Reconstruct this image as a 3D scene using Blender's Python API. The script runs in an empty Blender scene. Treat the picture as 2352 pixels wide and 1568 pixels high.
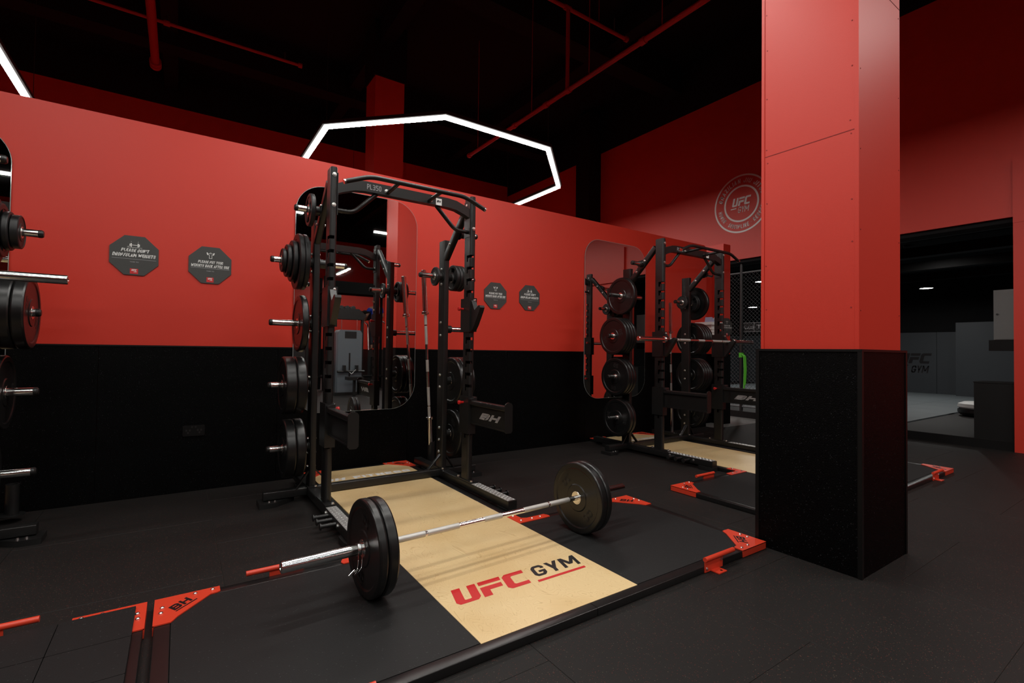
import bpy, math, random
from mathutils import Vector, Matrix

random.seed(7)
scene = bpy.context.scene
COL = scene.collection
PI = math.pi

# ------------------------------------------------------------------ camera
def setup_camera():
    yaw, pitch, roll = math.radians(34.237), math.radians(1.1433), math.radians(0.7547)
    f = Vector((math.sin(yaw)*math.cos(pitch), math.cos(yaw)*math.cos(pitch), math.sin(pitch)))
    r0 = Vector((math.cos(yaw), -math.sin(yaw), 0)); u0 = r0.cross(f)
    r = math.cos(roll)*r0 + math.sin(roll)*u0
    u = -math.sin(roll)*r0 + math.cos(roll)*u0
    m = Matrix((( r.x, u.x, -f.x, 0), (r.y, u.y, -f.y, 0), (r.z, u.z, -f.z, 1.2), (0, 0, 0, 1)))
    cd = bpy.data.cameras.new('camera'); cd.sensor_width = 36; cd.lens = 36*1122.15/2352
    cd.clip_start = .05; cd.clip_end = 200
    co = bpy.data.objects.new('camera', cd); COL.objects.link(co); co.matrix_world = m
    scene.camera = co
setup_camera()
world = bpy.data.worlds.new('world'); scene.world = world; world.use_nodes = True
world.node_tree.nodes['Background'].inputs[0].default_value = (0, 0, 0, 1)
world.node_tree.nodes['Background'].inputs[1].default_value = 0
vs = scene.view_settings
vs.view_transform = 'Standard'; vs.look = 'None'; vs.gamma = 1; vs.use_curve_mapping = False
vs.exposure = 0.80
scene.cycles.max_bounces = 5; scene.cycles.diffuse_bounces = 2; scene.cycles.glossy_bounces = 4
scene.cycles.transmission_bounces = 0; scene.cycles.volume_bounces = 0; scene.cycles.transparent_max_bounces = 2
scene.cycles.caustics_reflective = False; scene.cycles.caustics_refractive = False
scene.cycles.adaptive_threshold = .04
scene.cycles.sample_clamp_indirect = 6
RING_L = 44.0          # radiance of the linear lights' diffusers
RING_Z = 4.5

# ------------------------------------------------------------------ materials
def srgb(r, g, b):
    c = [x/255 for x in (r, g, b)]
    return tuple(x/12.92 if x <= .04045 else ((x+.055)/1.055)**2.4 for x in c) + (1,)
MATS = {}
def mat(name, col, rough=.5, metal=0, spec=.5, bump=None, var=None, emit=None, coat=0):
    """bump=(scale,strength,dist)   var=(scale,amount)"""
    if name in MATS: return MATS[name]
    m = bpy.data.materials.new(name); m.use_nodes = True; nt = m.node_tree; b = nt.nodes['Principled BSDF']
    b.inputs['Base Color'].default_value = col
    b.inputs['Roughness'].default_value = rough; b.inputs['Metallic'].default_value = metal
    b.inputs['Specular IOR Level'].default_value = spec
    if coat: b.inputs['Coat Weight'].default_value = coat; b.inputs['Coat Roughness'].default_value = .15
    if emit:
        b.inputs['Emission Color'].default_value = emit[0]; b.inputs['Emission Strength'].default_value = emit[1]
    tc = nt.nodes.new('ShaderNodeTexCoord')
    if bump:
        n = nt.nodes.new('ShaderNodeTexNoise'); n.inputs['Scale'].default_value = bump[0]; n.inputs['Detail'].default_value = 1
        nt.links.new(tc.outputs['Object'], n.inputs['Vector'])
        bp = nt.nodes.new('ShaderNodeBump'); bp.inputs['Strength'].default_value = bump[1]; bp.inputs['Distance'].default_value = bump[2]
        nt.links.new(n.outputs['Fac'], bp.inputs['Height']); nt.links.new(bp.outputs['Normal'], b.inputs['Normal'])
    if var:
        n = nt.nodes.new('ShaderNodeTexNoise'); n.inputs['Scale'].default_value = var[0]; n.inputs['Detail'].default_value = 2
        nt.links.new(tc.outputs['Object'], n.inputs['Vector'])
        mr = nt.nodes.new('ShaderNodeMapRange'); mr.inputs['To Min'].default_value = 1-var[1]; mr.inputs['To Max'].default_value = 1+var[1]
        nt.links.new(n.outputs['Fac'], mr.inputs['Value'])
        mx = nt.nodes.new('ShaderNodeVectorMath'); mx.operation = 'SCALE'; mx.inputs[0].default_value = col[:3]
        nt.links.new(mr.outputs[0], mx.inputs['Scale']); nt.links.new(mx.outputs[0], b.inputs['Base Color'])
    MATS[name] = m
    return m

def flecked(name, base, rough, flecks, bump=None, smudge=.25, spec=.5):
    """rubber crumb: base colour with sparse coloured crumbs or painted glints. flecks=[(scale,thr,col)]"""
    if name in MATS: return MATS[name]
    m = bpy.data.materials.new(name); m.use_nodes = True; nt = m.node_tree; b = nt.nodes['Principled BSDF']
    b.inputs['Roughness'].default_value = rough; b.inputs['Specular IOR Level'].default_value = spec
    ge = nt.nodes.new('ShaderNodeNewGeometry')
    n = nt.nodes.new('ShaderNodeTexNoise'); n.inputs['Scale'].default_value = 1.7; n.inputs['Detail'].default_value = 3
    nt.links.new(ge.outputs['Position'], n.inputs['Vector'])
    mr = nt.nodes.new('ShaderNodeMapRange'); mr.inputs['To Min'].default_value = 1-smudge; mr.inputs['To Max'].default_value = 1+smudge
    nt.links.new(n.outputs['Fac'], mr.inputs['Value'])
    sc = nt.nodes.new('ShaderNodeVectorMath'); sc.operation = 'SCALE'; sc.inputs[0].default_value = base[:3]
    nt.links.new(mr.outputs[0], sc.inputs['Scale'])
    cur = sc.outputs[0]
    for s, thr, colr in flecks:
        v = nt.nodes.new('ShaderNodeTexVoronoi'); v.inputs['Scale'].default_value = s
        nt.links.new(ge.outputs['Position'], v.inputs['Vector'])
        sp = nt.nodes.new('ShaderNodeSeparateColor'); nt.links.new(v.outputs['Color'], sp.inputs[0])
        gt = nt.nodes.new('ShaderNodeMath'); gt.operation = 'GREATER_THAN'; gt.inputs[1].default_value = thr
        nt.links.new(sp.outputs[0], gt.inputs[0])
        lt = nt.nodes.new('ShaderNodeMath'); lt.operation = 'LESS_THAN'; lt.inputs[1].default_value = .45
        nt.links.new(v.outputs['Distance'], lt.inputs[0])
        mu = nt.nodes.new('ShaderNodeMath'); mu.operation = 'MULTIPLY'
        nt.links.new(gt.outputs[0], mu.inputs[0]); nt.links.new(lt.outputs[0], mu.inputs[1])
        mx = nt.nodes.new('ShaderNodeMix'); mx.data_type = 'RGBA'
        nt.links.new(mu.outputs[0], mx.inputs[0]); nt.links.new(cur, mx.inputs[6]); mx.inputs[7].default_value = colr
        cur = mx.outputs[2]
    nt.links.new(cur, b.inputs['Base Color'])
    if bump:
        n2 = nt.nodes.new('ShaderNodeTexNoise'); n2.inputs['Scale'].default_value = bump[0]; n2.inputs['Detail'].default_value = 1
        nt.links.new(ge.outputs['Position'], n2.inputs['Vector'])
        bp = nt.nodes.new('ShaderNodeBump'); bp.inputs['Strength'].default_value = bump[1]; bp.inputs['Distance'].default_value = bump[2]
        nt.links.new(n2.outputs['Fac'], bp.inputs['Height']); nt.links.new(bp.outputs['Normal'], b.inputs['Normal'])
    MATS[name] = m
    return m

def birch():
    m = bpy.data.materials.new('birch_plywood'); m.use_nodes = True; nt = m.node_tree; b = nt.nodes['Principled BSDF']
    b.inputs['Roughness'].default_value = .34; b.inputs['Specular IOR Level'].default_value = .4
    ge = nt.nodes.new('ShaderNodeNewGeometry')
    mp = nt.nodes.new('ShaderNodeMapping'); mp.inputs['Scale'].default_value = (2.2, .9, 1)
    nt.links.new(ge.outputs['Position'], mp.inputs['Vector'])
    n = nt.nodes.new('ShaderNodeTexNoise'); n.inputs['Scale'].default_value = 2.1; n.inputs['Detail'].default_value = 3; n.inputs['Distortion'].default_value = 1.2
    nt.links.new(mp.outputs[0], n.inputs['Vector'])
    # contour lines of the noise: flame figure of rotary cut veneer
    k = nt.nodes.new('ShaderNodeMath'); k.operation = 'MULTIPLY'; k.inputs[1].default_value = 34
    nt.links.new(n.outputs['Fac'], k.inputs[0])
    fr = nt.nodes.new('ShaderNodeMath'); fr.operation = 'FRACT'; nt.links.new(k.outputs[0], fr.inputs[0])
    rp = nt.nodes.new('ShaderNodeValToRGB'); e = rp.color_ramp.elements
    e[0].position = 0; e[0].color = srgb(206, 174, 124); e[1].position = 1; e[1].color = srgb(231, 204, 154)
    el = rp.color_ramp.elements.new(.12); el.color = srgb(229, 200, 150)
    nt.links.new(fr.outputs[0], rp.inputs['Fac'])
    n2 = nt.nodes.new('ShaderNodeTexNoise'); n2.inputs['Scale'].default_value = 3; n2.inputs['Detail'].default_value = 6
    nt.links.new(ge.outputs['Position'], n2.inputs['Vector'])
    r2 = nt.nodes.new('ShaderNodeValToRGB'); e = r2.color_ramp.elements
    e[0].position = .3; e[0].color = (.90, .85, .77, 1); e[1].position = .62; e[1].color = (1, 1, 1, 1)
    nt.links.new(n2.outputs['Fac'], r2.inputs['Fac'])
    mx = nt.nodes.new('ShaderNodeMix'); mx.data_type = 'RGBA'; mx.blend_type = 'MULTIPLY'; mx.inputs[0].default_value = 1
    nt.links.new(rp.outputs[0], mx.inputs[6]); nt.links.new(r2.outputs[0], mx.inputs[7])
    nt.links.new(mx.outputs[2], b.inputs['Base Color'])
    return m

RED = (0.62, 0.036, 0.019, 1)
M_wall = mat('red_wall_paint', RED, .45, spec=.42, bump=(260, .12, .002), var=(1.3, .04))
M_dado = flecked('black_rubber_sheet', (.0007, .0007, .0008), .45, [(190, .975, (.030, .030, .032, 1))], bump=(300, .8, .004), smudge=.2, spec=.07)  # pale flecks paint the glints of the rubber granules into the colour
M_trim = mat('black_trim', (.004, .004, .004, 1), .45, spec=.25)
M_tile = flecked('rubber_floor_tile', (.0118, .0104, .0097), .6, [(240, .955, (.10, .026, .020, 1)), (220, .982, (.09, .07, .05, 1))], bump=(300, .35, .002), spec=.3)
M_slab = mat('floor_joint', (.06, .052, .045, 1), .9)
M_mat = flecked('platform_rubber', (.0120, .0120, .0122), .58, [(190, .985, (.05, .05, .05, 1))], bump=(300, .3, .002), smudge=.15, spec=.3)
M_birch = birch()
M_steel = mat('black_powder_coat', (.0105, .0107, .0105, 1), .36, spec=.5, bump=(900, .05, .0006))
M_frame = mat('black_frame_steel', (.009, .009, .009, 1), .3, spec=.6)
M_chrome = mat('chrome', (.80, .79, .77, 1), .16, metal=1)
M_knurl = mat('knurled_steel', (.60, .59, .56, 1), .42, metal=.55, bump=(900, .5, .001))
M_bolt = mat('zinc_bolt', (.8, .8, .78, 1), .28, metal=1)
M_cap = mat('black_plastic', (.012, .012, .012, 1), .38)
M_rubber = mat('bumper_rubber', (.0085, .0085, .0085, 1), .32, spec=.5, bump=(30, .05, .002), var=(9, .35))
M_iron = mat('rubber_coated_iron', (.012, .012, .0125, 1), .45, bump=(300, .1, .001))
M_ltr_dim = mat('moulded_lettering', (.022, .022, .022, 1), .45)
M_redsteel = mat('red_powder_coat', (.72, .055, .024, 1), .36, spec=.5)
M_knob = mat('red_knob', (.62, .02, .02, 1), .3)
M_white = mat('white_vinyl', (.84, .84, .82, 1), .5)
M_grey = mat('grey_vinyl', (.30, .30, .31, 1), .5)
M_blk = mat('black_vinyl', (.006, .005, .006, 1), .45)
M_redv = mat('red_vinyl', (.60, .02, .022, 1), .45)
M_sign = mat('charcoal_sign', (.050, .050, .047, 1), .5)
M_mirror = mat('mirror_glass', (.80, .82, .81, 1), .012, metal=1)
M_edge = mat('polished_glass_edge', (.55, .6, .58, 1), .1, metal=.6)
M_black = mat('black_ceiling_paint', (.006, .006, .0065, 1), .8, spec=.2)
M_diam = mat('tread_plate_steel', (.46, .46, .45, 1), .34, metal=.45)
M_pipe = mat('red_pipe_paint', (.40, .012, .014, 1), .45)
M_house = mat('light_housing', (.02, .02, .02, 1), .5)
M_led = mat('led_diffuser', (.8, .8, .8, 1), .5, emit=((1, .975, .925, 1), RING_L))
M_leds = mat('led_diffuser_side', (.8, .8, .8, 1), .5, emit=((1, .975, .925, 1), 1.6))
M_leds.cycles.emission_sampling = 'NONE'
M_ring = mat('ring_diffuser', (.8, .8, .8, 1), .5, emit=((1, .975, .925, 1), RING_L*1.25))
M_down = mat('downlight_lens', (.8, .8, .8, 1), .5, emit=((1, .97, .93, 1), 75))
M_mats = mat('blue_grey_mat', (.145, .168, .178, 1), .6, bump=(120, .1, .002), var=(2, .06))
M_pad = mat('wall_pad', (.040, .047, .054, 1), .55, var=(2, .06))
M_cabg = mat('grey_cabinet_paint', (.24, .25, .245, 1), .5)
M_boxb = mat('black_box_board', (.0045, .0042, .004, 1), .6, spec=.25)
M_fence = mat('vinyl_coated_wire', (.12, .125, .13, 1), .4)
M_green = mat('green_webbing', (.08, .42, .02, 1), .6)
M_lightfl = mat('pale_floor', (.16, .155, .148, 1), .6, var=(2, .08))
M_shroud = mat('grey_shroud', (.13, .15, .17, 1), .35)
M_matte = mat('matte_black', (.002, .002, .002, 1), .8, spec=.1)
M_seam = mat('joint_filler', (.30, .016, .012, 1), .7)

# ------------------------------------------------------------------ geometry helpers
class MB:
    """collects faces for one mesh object (world coordinates)"""
    def __init__(s): s.v = []; s.f = []; s.sm = []; s.mi = []
    def add(s, vs, fs, smooth=False, mi=0):
        o = len(s.v); s.v += [tuple(v) for v in vs]
        for f in fs: s.f.append([i+o for i in f]); s.sm.append(smooth); s.mi.append(mi)
        return s
    def box(s, a, b, mi=0):
        x0, y0, z0 = a; x1, y1, z1 = b
        s.add([(x0,y0,z0),(x1,y0,z0),(x1,y1,z0),(x0,y1,z0),(x0,y0,z1),(x1,y0,z1),(x1,y1,z1),(x0,y1,z1)],
              [(0,3,2,1),(4,5,6,7),(0,1,5,4),(1,2,6,5),(2,3,7,6),(3,0,4,7)], mi=mi); return s
    def prism(s, poly, fn, d0, d1, smooth=False, mi=0):
        """poly: 2-D outline, fn(u,v,w)->3-D, extruded w from d0 to d1"""
        n = len(poly)
        b = [fn(u, v, d0) for u, v in poly]; t = [fn(u, v, d1) for u, v in poly]
        s.add(b, [list(range(n))[::-1]], mi=mi); s.add(t, [list(range(n))], mi=mi)
        s.add(b+t, [(i, (i+1) % n, n+(i+1) % n, n+i) for i in range(n)], smooth, mi); return s
    def flat(s, poly, fn, w=0, mi=0):
        s.add([fn(u, v, w) for u, v in poly], [list(range(len(poly)))], mi=mi); return s
    def lathe(s, prof, org, axis, seg=32, smooth=True, a0=0, a1=None, mi=0):
        """prof: [(t along axis, r)]; quads, flat profile corners made sharp by splitting per profile segment"""
        ax = Vector(axis).normalized(); h = Vector((0,0,1)) if abs(ax.z) < .9 else Vector((1,0,0))
        e1 = ax.cross(h).normalized(); e2 = ax.cross(e1); org = Vector(org)
        full = a1 is None
        n = seg if full else seg+1
        A = [a0 + (2*PI*i/seg if full else (a1-a0)*i/seg) for i in range(n)]
        for (t0, r0), (t1, r1) in zip(prof[:-1], prof[1:]):
            R0 = [org+ax*t0+(e1*math.cos(a)+e2*math.sin(a))*max(r0, 1e-5) for a in A]
            R1 = [org+ax*t1+(e1*math.cos(a)+e2*math.sin(a))*max(r1, 1e-5) for a in A]
            m = n if full else n-1
            s.add(R0+R1, [(i, (i+1) % n, n+(i+1) % n, n+i) for i in range(m)], smooth, mi)
        return s
    def cyl(s, a, b, r, seg=20, r2=None, caps=True, mi=0):
        a = Vector(a); b = Vector(b); L = (b-a).length
        r2 = r if r2 is None else r2
        pr = [(0, r), (L, r2)]
        if caps: pr = [(0, 0)]+pr+[(L, 0)]
        return s.lathe(pr, a, b-a, seg, mi=mi)
    def tube(s, pts, r, seg=14, bend=0, bs=5, mi=0):
        """round tube along a polyline; corners filleted with radius bend"""
        P = [Vector(p) for p in pts]
        if bend:
            Q = [P[0]]
            for i in range(1, len(P)-1):
                d0 = (P[i-1]-P[i]); d1 = (P[i+1]-P[i]); k = min(bend, d0.length*.45, d1.length*.45)
                A = P[i]+d0.normalized()*k; B = P[i]+d1.normalized()*k
                for j in range(bs+1):
                    t = j/bs; Q.append((1-t)**2*A+2*t*(1-t)*P[i]+t*t*B)
            Q.append(P[-1]); P = Q
        T = []
        for i in range(len(P)):
            d = (P[min(i+1, len(P)-1)]-P[max(i-1, 0)]); T.append(d.normalized())
        h = Vector((0,0,1)) if abs(T[0].z) < .9 else Vector((1,0,0))
        e1 = T[0].cross(h).normalized(); rings = []
        for i, p in enumerate(P):
            e1 = (e1-T[i]*e1.dot(T[i])).normalized(); e2 = T[i].cross(e1)
            rings.append([p+(e1*math.cos(2*PI*k/seg)+e2*math.sin(2*PI*k/seg))*r for k in range(seg)])
        vs = [v for R in rings for v in R]; fs = []
        for i in range(len(P)-1):
            for k in range(seg): fs.append((i*seg+k, i*seg+(k+1) % seg, (i+1)*seg+(k+1) % seg, (i+1)*seg+k))
        s.add(vs, fs, True, mi)
        s.add(rings[0], [list(range(seg))[::-1]], mi=mi); s.add(rings[-1], [list(range(seg))], mi=mi); return s
    def rtube(s, a, b, w, d, rad=.012, side=None, mi=0):
        """rounded rectangular tube from a to b; w along `side`, d across"""
        a = Vector(a); b = Vector(b); t = (b-a).normalized()
        sd = Vector(side if side else (1,0,0)); sd = (sd-t*sd.dot(t)).normalized(); nd = t.cross(sd)
        poly = rrect(w, d, rad, 3)
        fn = lambda u, v, q: a+sd*u+nd*v+t*q
        return s.prism(poly, fn, 0, (b-a).length, smooth=True, mi=mi)
    def build(s, name, m, parent=None, org=None, link=True):
        if org is None: org = root_loc(parent)
        me = bpy.data.meshes.new(name)
        me.from_pydata([tuple(Vector(v)-org) for v in s.v], [], s.f)
        ms = m if isinstance(m, (list, tuple)) else [m]
        for x in ms: me.materials.append(x)
        me.polygons.foreach_set('use_smooth', s.sm)
        if len(ms) > 1: me.polygons.foreach_set('material_index', s.mi)
        # edges sharper than 40 degrees stay sharp
        me.validate(); me.update()
        me.set_sharp_from_angle(angle=math.radians(40))
        o = bpy.data.objects.new(name, me); COL.objects.link(o)
        if parent: o.parent = parent
        else: o.location = org
        return o

def root_loc(o):
    if o is None: return Vector((0,0,0))
    while o.parent: o = o.parent
    return o.location.copy()
def rrect(w, d, r, n=4):
    r = min(r, w/2-1e-4, d/2-1e-4); out = []
    for cx, cy, a in ((w/2-r, d/2-r, 0), (-w/2+r, d/2-r, 90), (-w/2+r, -d/2+r, 180), (w/2-r, -d/2+r, 270)):
        for i in range(n+1):
            t = math.radians(a+90*i/n); out.append((cx+r*math.cos(t), cy+r*math.sin(t)))
    return out
def tag(o, label=None, cat=None, group=None, kind=None):
    if label: o['label'] = label
    if cat: o['category'] = cat
    if group: o['group'] = group
    if kind: o['kind'] = kind
    return o
def thing(name, loc, label, cat, group=None):
    o = bpy.data.objects.new(name, None); COL.objects.link(o); o.location = loc; o.empty_display_size = .1
    return tag(o, label, cat, group)
def copy_tree(o, parent=None):
    c = o.copy(); COL.objects.link(c); c.parent = parent
    for ch in list(o.children): copy_tree(ch, c)
    return c
def boxobj(name, a, b, m, parent=None): return MB().box(a, b).build(name, m, parent)
XY = lambda z: (lambda u, v, w: (u, v, z+w))

# ------------------------------------------------------------------ lettering
GLY = {
 'A': [[(0,0),(.5,1)], [(.5,1),(1,0)], [(.22,.26),(.78,.26)]],
 'B': [[(0,.5),(0,1),(.8,1),(1,.86),(1,.64),(.82,.5),(0,.5)], [(.82,.5),(1,.36),(1,.14),(.8,0),(0,0),(0,.5)]],
 'C': [[(1,.72),(1,.84),(.8,1),(.2,1),(0,.84),(0,.16),(.2,0),(.8,0),(1,.16),(1,.28)]],
 'D': [[(0,0),(0,1),(.74,1),(1,.8),(1,.2),(.74,0),(0,0)]],
 'E': [[(1,1),(0,1),(0,0),(1,0)], [(0,.5),(.85,.5)]],
 'F': [[(1,1),(0,1),(0,0)], [(0,.48),(.85,.48)]],
 'G': [[(1,.80),(1,.84),(.8,1),(.2,1),(0,.84),(0,.16),(.2,0),(.8,0),(1,.16),(1,.40),(.62,.40)]],
 'H': [[(0,0),(0,1)], [(1,0),(1,1)], [(0,.5),(1,.5)]],
 'I': [[(.5,0),(.5,1)]],
 'J': [[(1,1),(1,.16),(.8,0),(.2,0),(0,.16),(0,.32)]],
 'K': [[(0,0),(0,1)], [(.95,1),(.12,.5)], [(.12,.5),(1,0)]],
 'L': [[(0,1),(0,0),(1,0)]],
 'M': [[(0,0),(0,1)], [(0.02,1),(.5,.3)], [(.5,.3),(.98,1)], [(1,1),(1,0)]],
 'N': [[(0,0),(0,1)], [(0.02,1),(.98,0)], [(1,0),(1,1)]],
 'O': [[(.2,0),(.8,0),(1,.16),(1,.84),(.8,1),(.2,1),(0,.84),(0,.16),(.2,0)]],
 'P': [[(0,0),(0,1),(.8,1),(1,.86),(1,.60),(.8,.44),(0,.44)]],
 'R': [[(0,0),(0,1),(.8,1),(1,.86),(1,.60),(.8,.46),(0,.46)], [(.45,.46),(1,0)]],
 'S': [[(1,.76),(1,.84),(.8,1),(.2,1),(0,.84),(0,.66),(.2,.5),(.8,.5),(1,.34),(1,.16),(.8,0),(.2,0),(0,.16),(0,.24)]],
 'T': [[(0,1),(1,1)], [(.5,1),(.5,0)]],
 'U': [[(0,1),(0,.16),(.2,0),(.8,0),(1,.16),(1,1)]],
 'V': [[(0,1),(.5,0)], [(.5,0),(1,1)]],
 'W': [[(0,1),(.2,0)], [(.2,0),(.5,.75)], [(.5,.75),(.8,0)], [(.8,0),(1,1)]],
 'Y': [[(0,1),(.5,.42)], [(1,1),(.5,.42)], [(.5,.42),(.5,0)]],
 'Z': [[(0,1),(1,1)], [(1,1),(0,0)], [(0,0),(1,0)]],
 '2': [[(0,.8),(0,.84),(.2,1),(.8,1),(1,.84),(1,.60)], [(1,.60),(0,.0)], [(0,0),(1,0)]],
 '3': [[(0,1),(.8,1),(1,.84),(1,.64),(.82,.5),(.3,.5)], [(.82,.5),(1,.36),(1,.16),(.8,0),(0,0)]],
 '5': [[(1,1),(0,1),(0,.56),(.8,.56),(1,.42),(1,.16),(.8,0),(0,0)]],
 '/': [[(0,0),(1,1)]], "'": [[(.5,1),(.5,.72)]], '-': [[(0,.5),(1,.5)]]}
GLY['0'] = GLY['O']
GWID = {'I': .34, 'M': .88, 'W': 1.0, "'": .3, '/': .5, ' ': .4, '-': .5, 'J': .56, 'L': .56, 'E': .58, 'F': .58, '1': .34}
def text_polys(txt, stroke=.2, gap=.13, wscale=1.0):
    """block lettering as polygons, height 1; returns (polys, width)"""
    polys = []; X = 0; t = stroke
    for ch in txt:
        w = GWID.get(ch, .64)*wscale
        if ch == ' ': X += w; continue
        if ch == 'I': w = t
        M = lambda p: (X+t/2+p[0]*(w-t), t/2+p[1]*(1-t))
        for line in GLY[ch]:
            P = [M(p) for p in line]
            if ch in "I'": P = [(X+w/2, p[1]) for p in P]
            ax = lambda a, b: abs(a[0]-b[0]) < 1e-6 or abs(a[1]-b[1]) < 1e-6
            for i in range(len(P)-1):
                a, b = P[i], P[i+1]
                if ax(a, b):
                    dx, dy = b[0]-a[0], b[1]-a[1]; L = math.hypot(dx, dy) or 1; dx /= L; dy /= L
                    closed = P[0] == P[-1]
                    e0 = t/2 if (i == 0 and not closed) or (i > 0 and ax(P[i-1], a)) or (closed and i == 0 and ax(P[-2], a)) else 0
                    e1 = t/2 if (i == len(P)-2 and not closed) or (i < len(P)-2 and ax(b, P[i+2])) or (closed and i == len(P)-2 and ax(b, P[1])) else 0
                    a2 = (a[0]-dx*e0, a[1]-dy*e0); b2 = (b[0]+dx*e1, b[1]+dy*e1); nx, ny = -dy*t/2, dx*t/2
                    polys.append([(a2[0]-nx, a2[1]-ny), (b2[0]-nx, b2[1]-ny), (b2[0]+nx, b2[1]+ny), (a2[0]+nx, a2[1]+ny)])
                elif len(P) == 2:        # long diagonal, ends cut level
                    if a[1] > b[1]: a, b = b, a
                    sn = abs(b[1]-a[1])/math.hypot(b[0]-a[0], b[1]-a[1]); hw = min(t/2/max(sn, .35), t*.95); k = (b[0]-a[0])/(b[1]-a[1]); e = t/2
                    y0, y1 = a[1]-e, b[1]+e; x0, x1 = a[0], b[0]
                    y0 = max(y0, 0); y1 = min(y1, 1)
                    polys.append([(x0-hw, y0), (x0+hw, y0), (x1+hw, y1), (x1-hw, y1)])
                else:                    # chamfer
                    dx, dy = b[0]-a[0], b[1]-a[1]; L = math.hypot(dx, dy) or 1; nx, ny = -dy/L*t/2, dx/L*t/2
                    polys.append([(a[0]-nx, a[1]-ny), (b[0]-nx, b[1]-ny), (b[0]+nx, b[1]+ny), (a[0]+nx, a[1]+ny)])
                    for c in (a, b): polys.append([(c[0]+t/2*math.cos(PI/4*k+PI/8), c[1]+t/2*math.sin(PI/4*k+PI/8)) for k in range(8)])
        X += w+gap
    return polys, X-gap
def add_text(mb, txt, box, fn, w=0.0012, stroke=.2, shear=0., mi=0, wscale=1.0):
    """fit text in box (u0,v0,u1,v1) of the plane fn(u,v,w)"""
    polys, W = text_polys(txt, stroke, .13, wscale); W += shear
    u0, v0, u1, v1 = box
    for n, p in enumerate(polys):
        mb.flat([(u0+(x+shear*y)/W*(u1-u0), v0+y*(v1-v0)) for x, y in p], fn, w+n*2e-7, mi)
UFC = {
 'U': ([[(0,1),(0,.15),(.12,0),(.78,0),(.9,.15),(.9,1),(.58,1),(.58,.22),(.54,.19),(.36,.19),(.32,.22),(.32,1)]], 1.0),
 'F': ([[(0,.76),(0,1),(.88,1),(.88,.76)], [(0,0),(.32,0),(.32,.36),(.84,.36),(.84,.62),(0,.62)]], .96),
 'C': ([[(.9,1),(.14,1),(0,.86),(0,.14),(.14,0),(.9,0),(.9,.22),(.38,.22),(.32,.27),(.32,.73),(.38,.78),(.9,.78)]], .9)}
def add_ufc(mb, box, fn, w=.0012, shear=.27, mi=0):
    u0, v0, u1, v1 = box; tot = sum(UFC[c][1] for c in 'UFC')+shear; x = 0; sx = (u1-u0)/tot; sy = v1-v0
    for c in 'UFC':
        for poly in UFC[c][0]:
            mb.flat([((x+a+shear*b)*sx+u0, v0+b*sy) for a, b in poly], fn, w, mi)
        x += UFC[c][1]
exec_order = []

# ================================================================== SETTING
WY = 4.885            # face of the half wall
def struct(o, label=None): 
    o['kind'] = 'structure'
    if label: o['label'] = label
    return o

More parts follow.
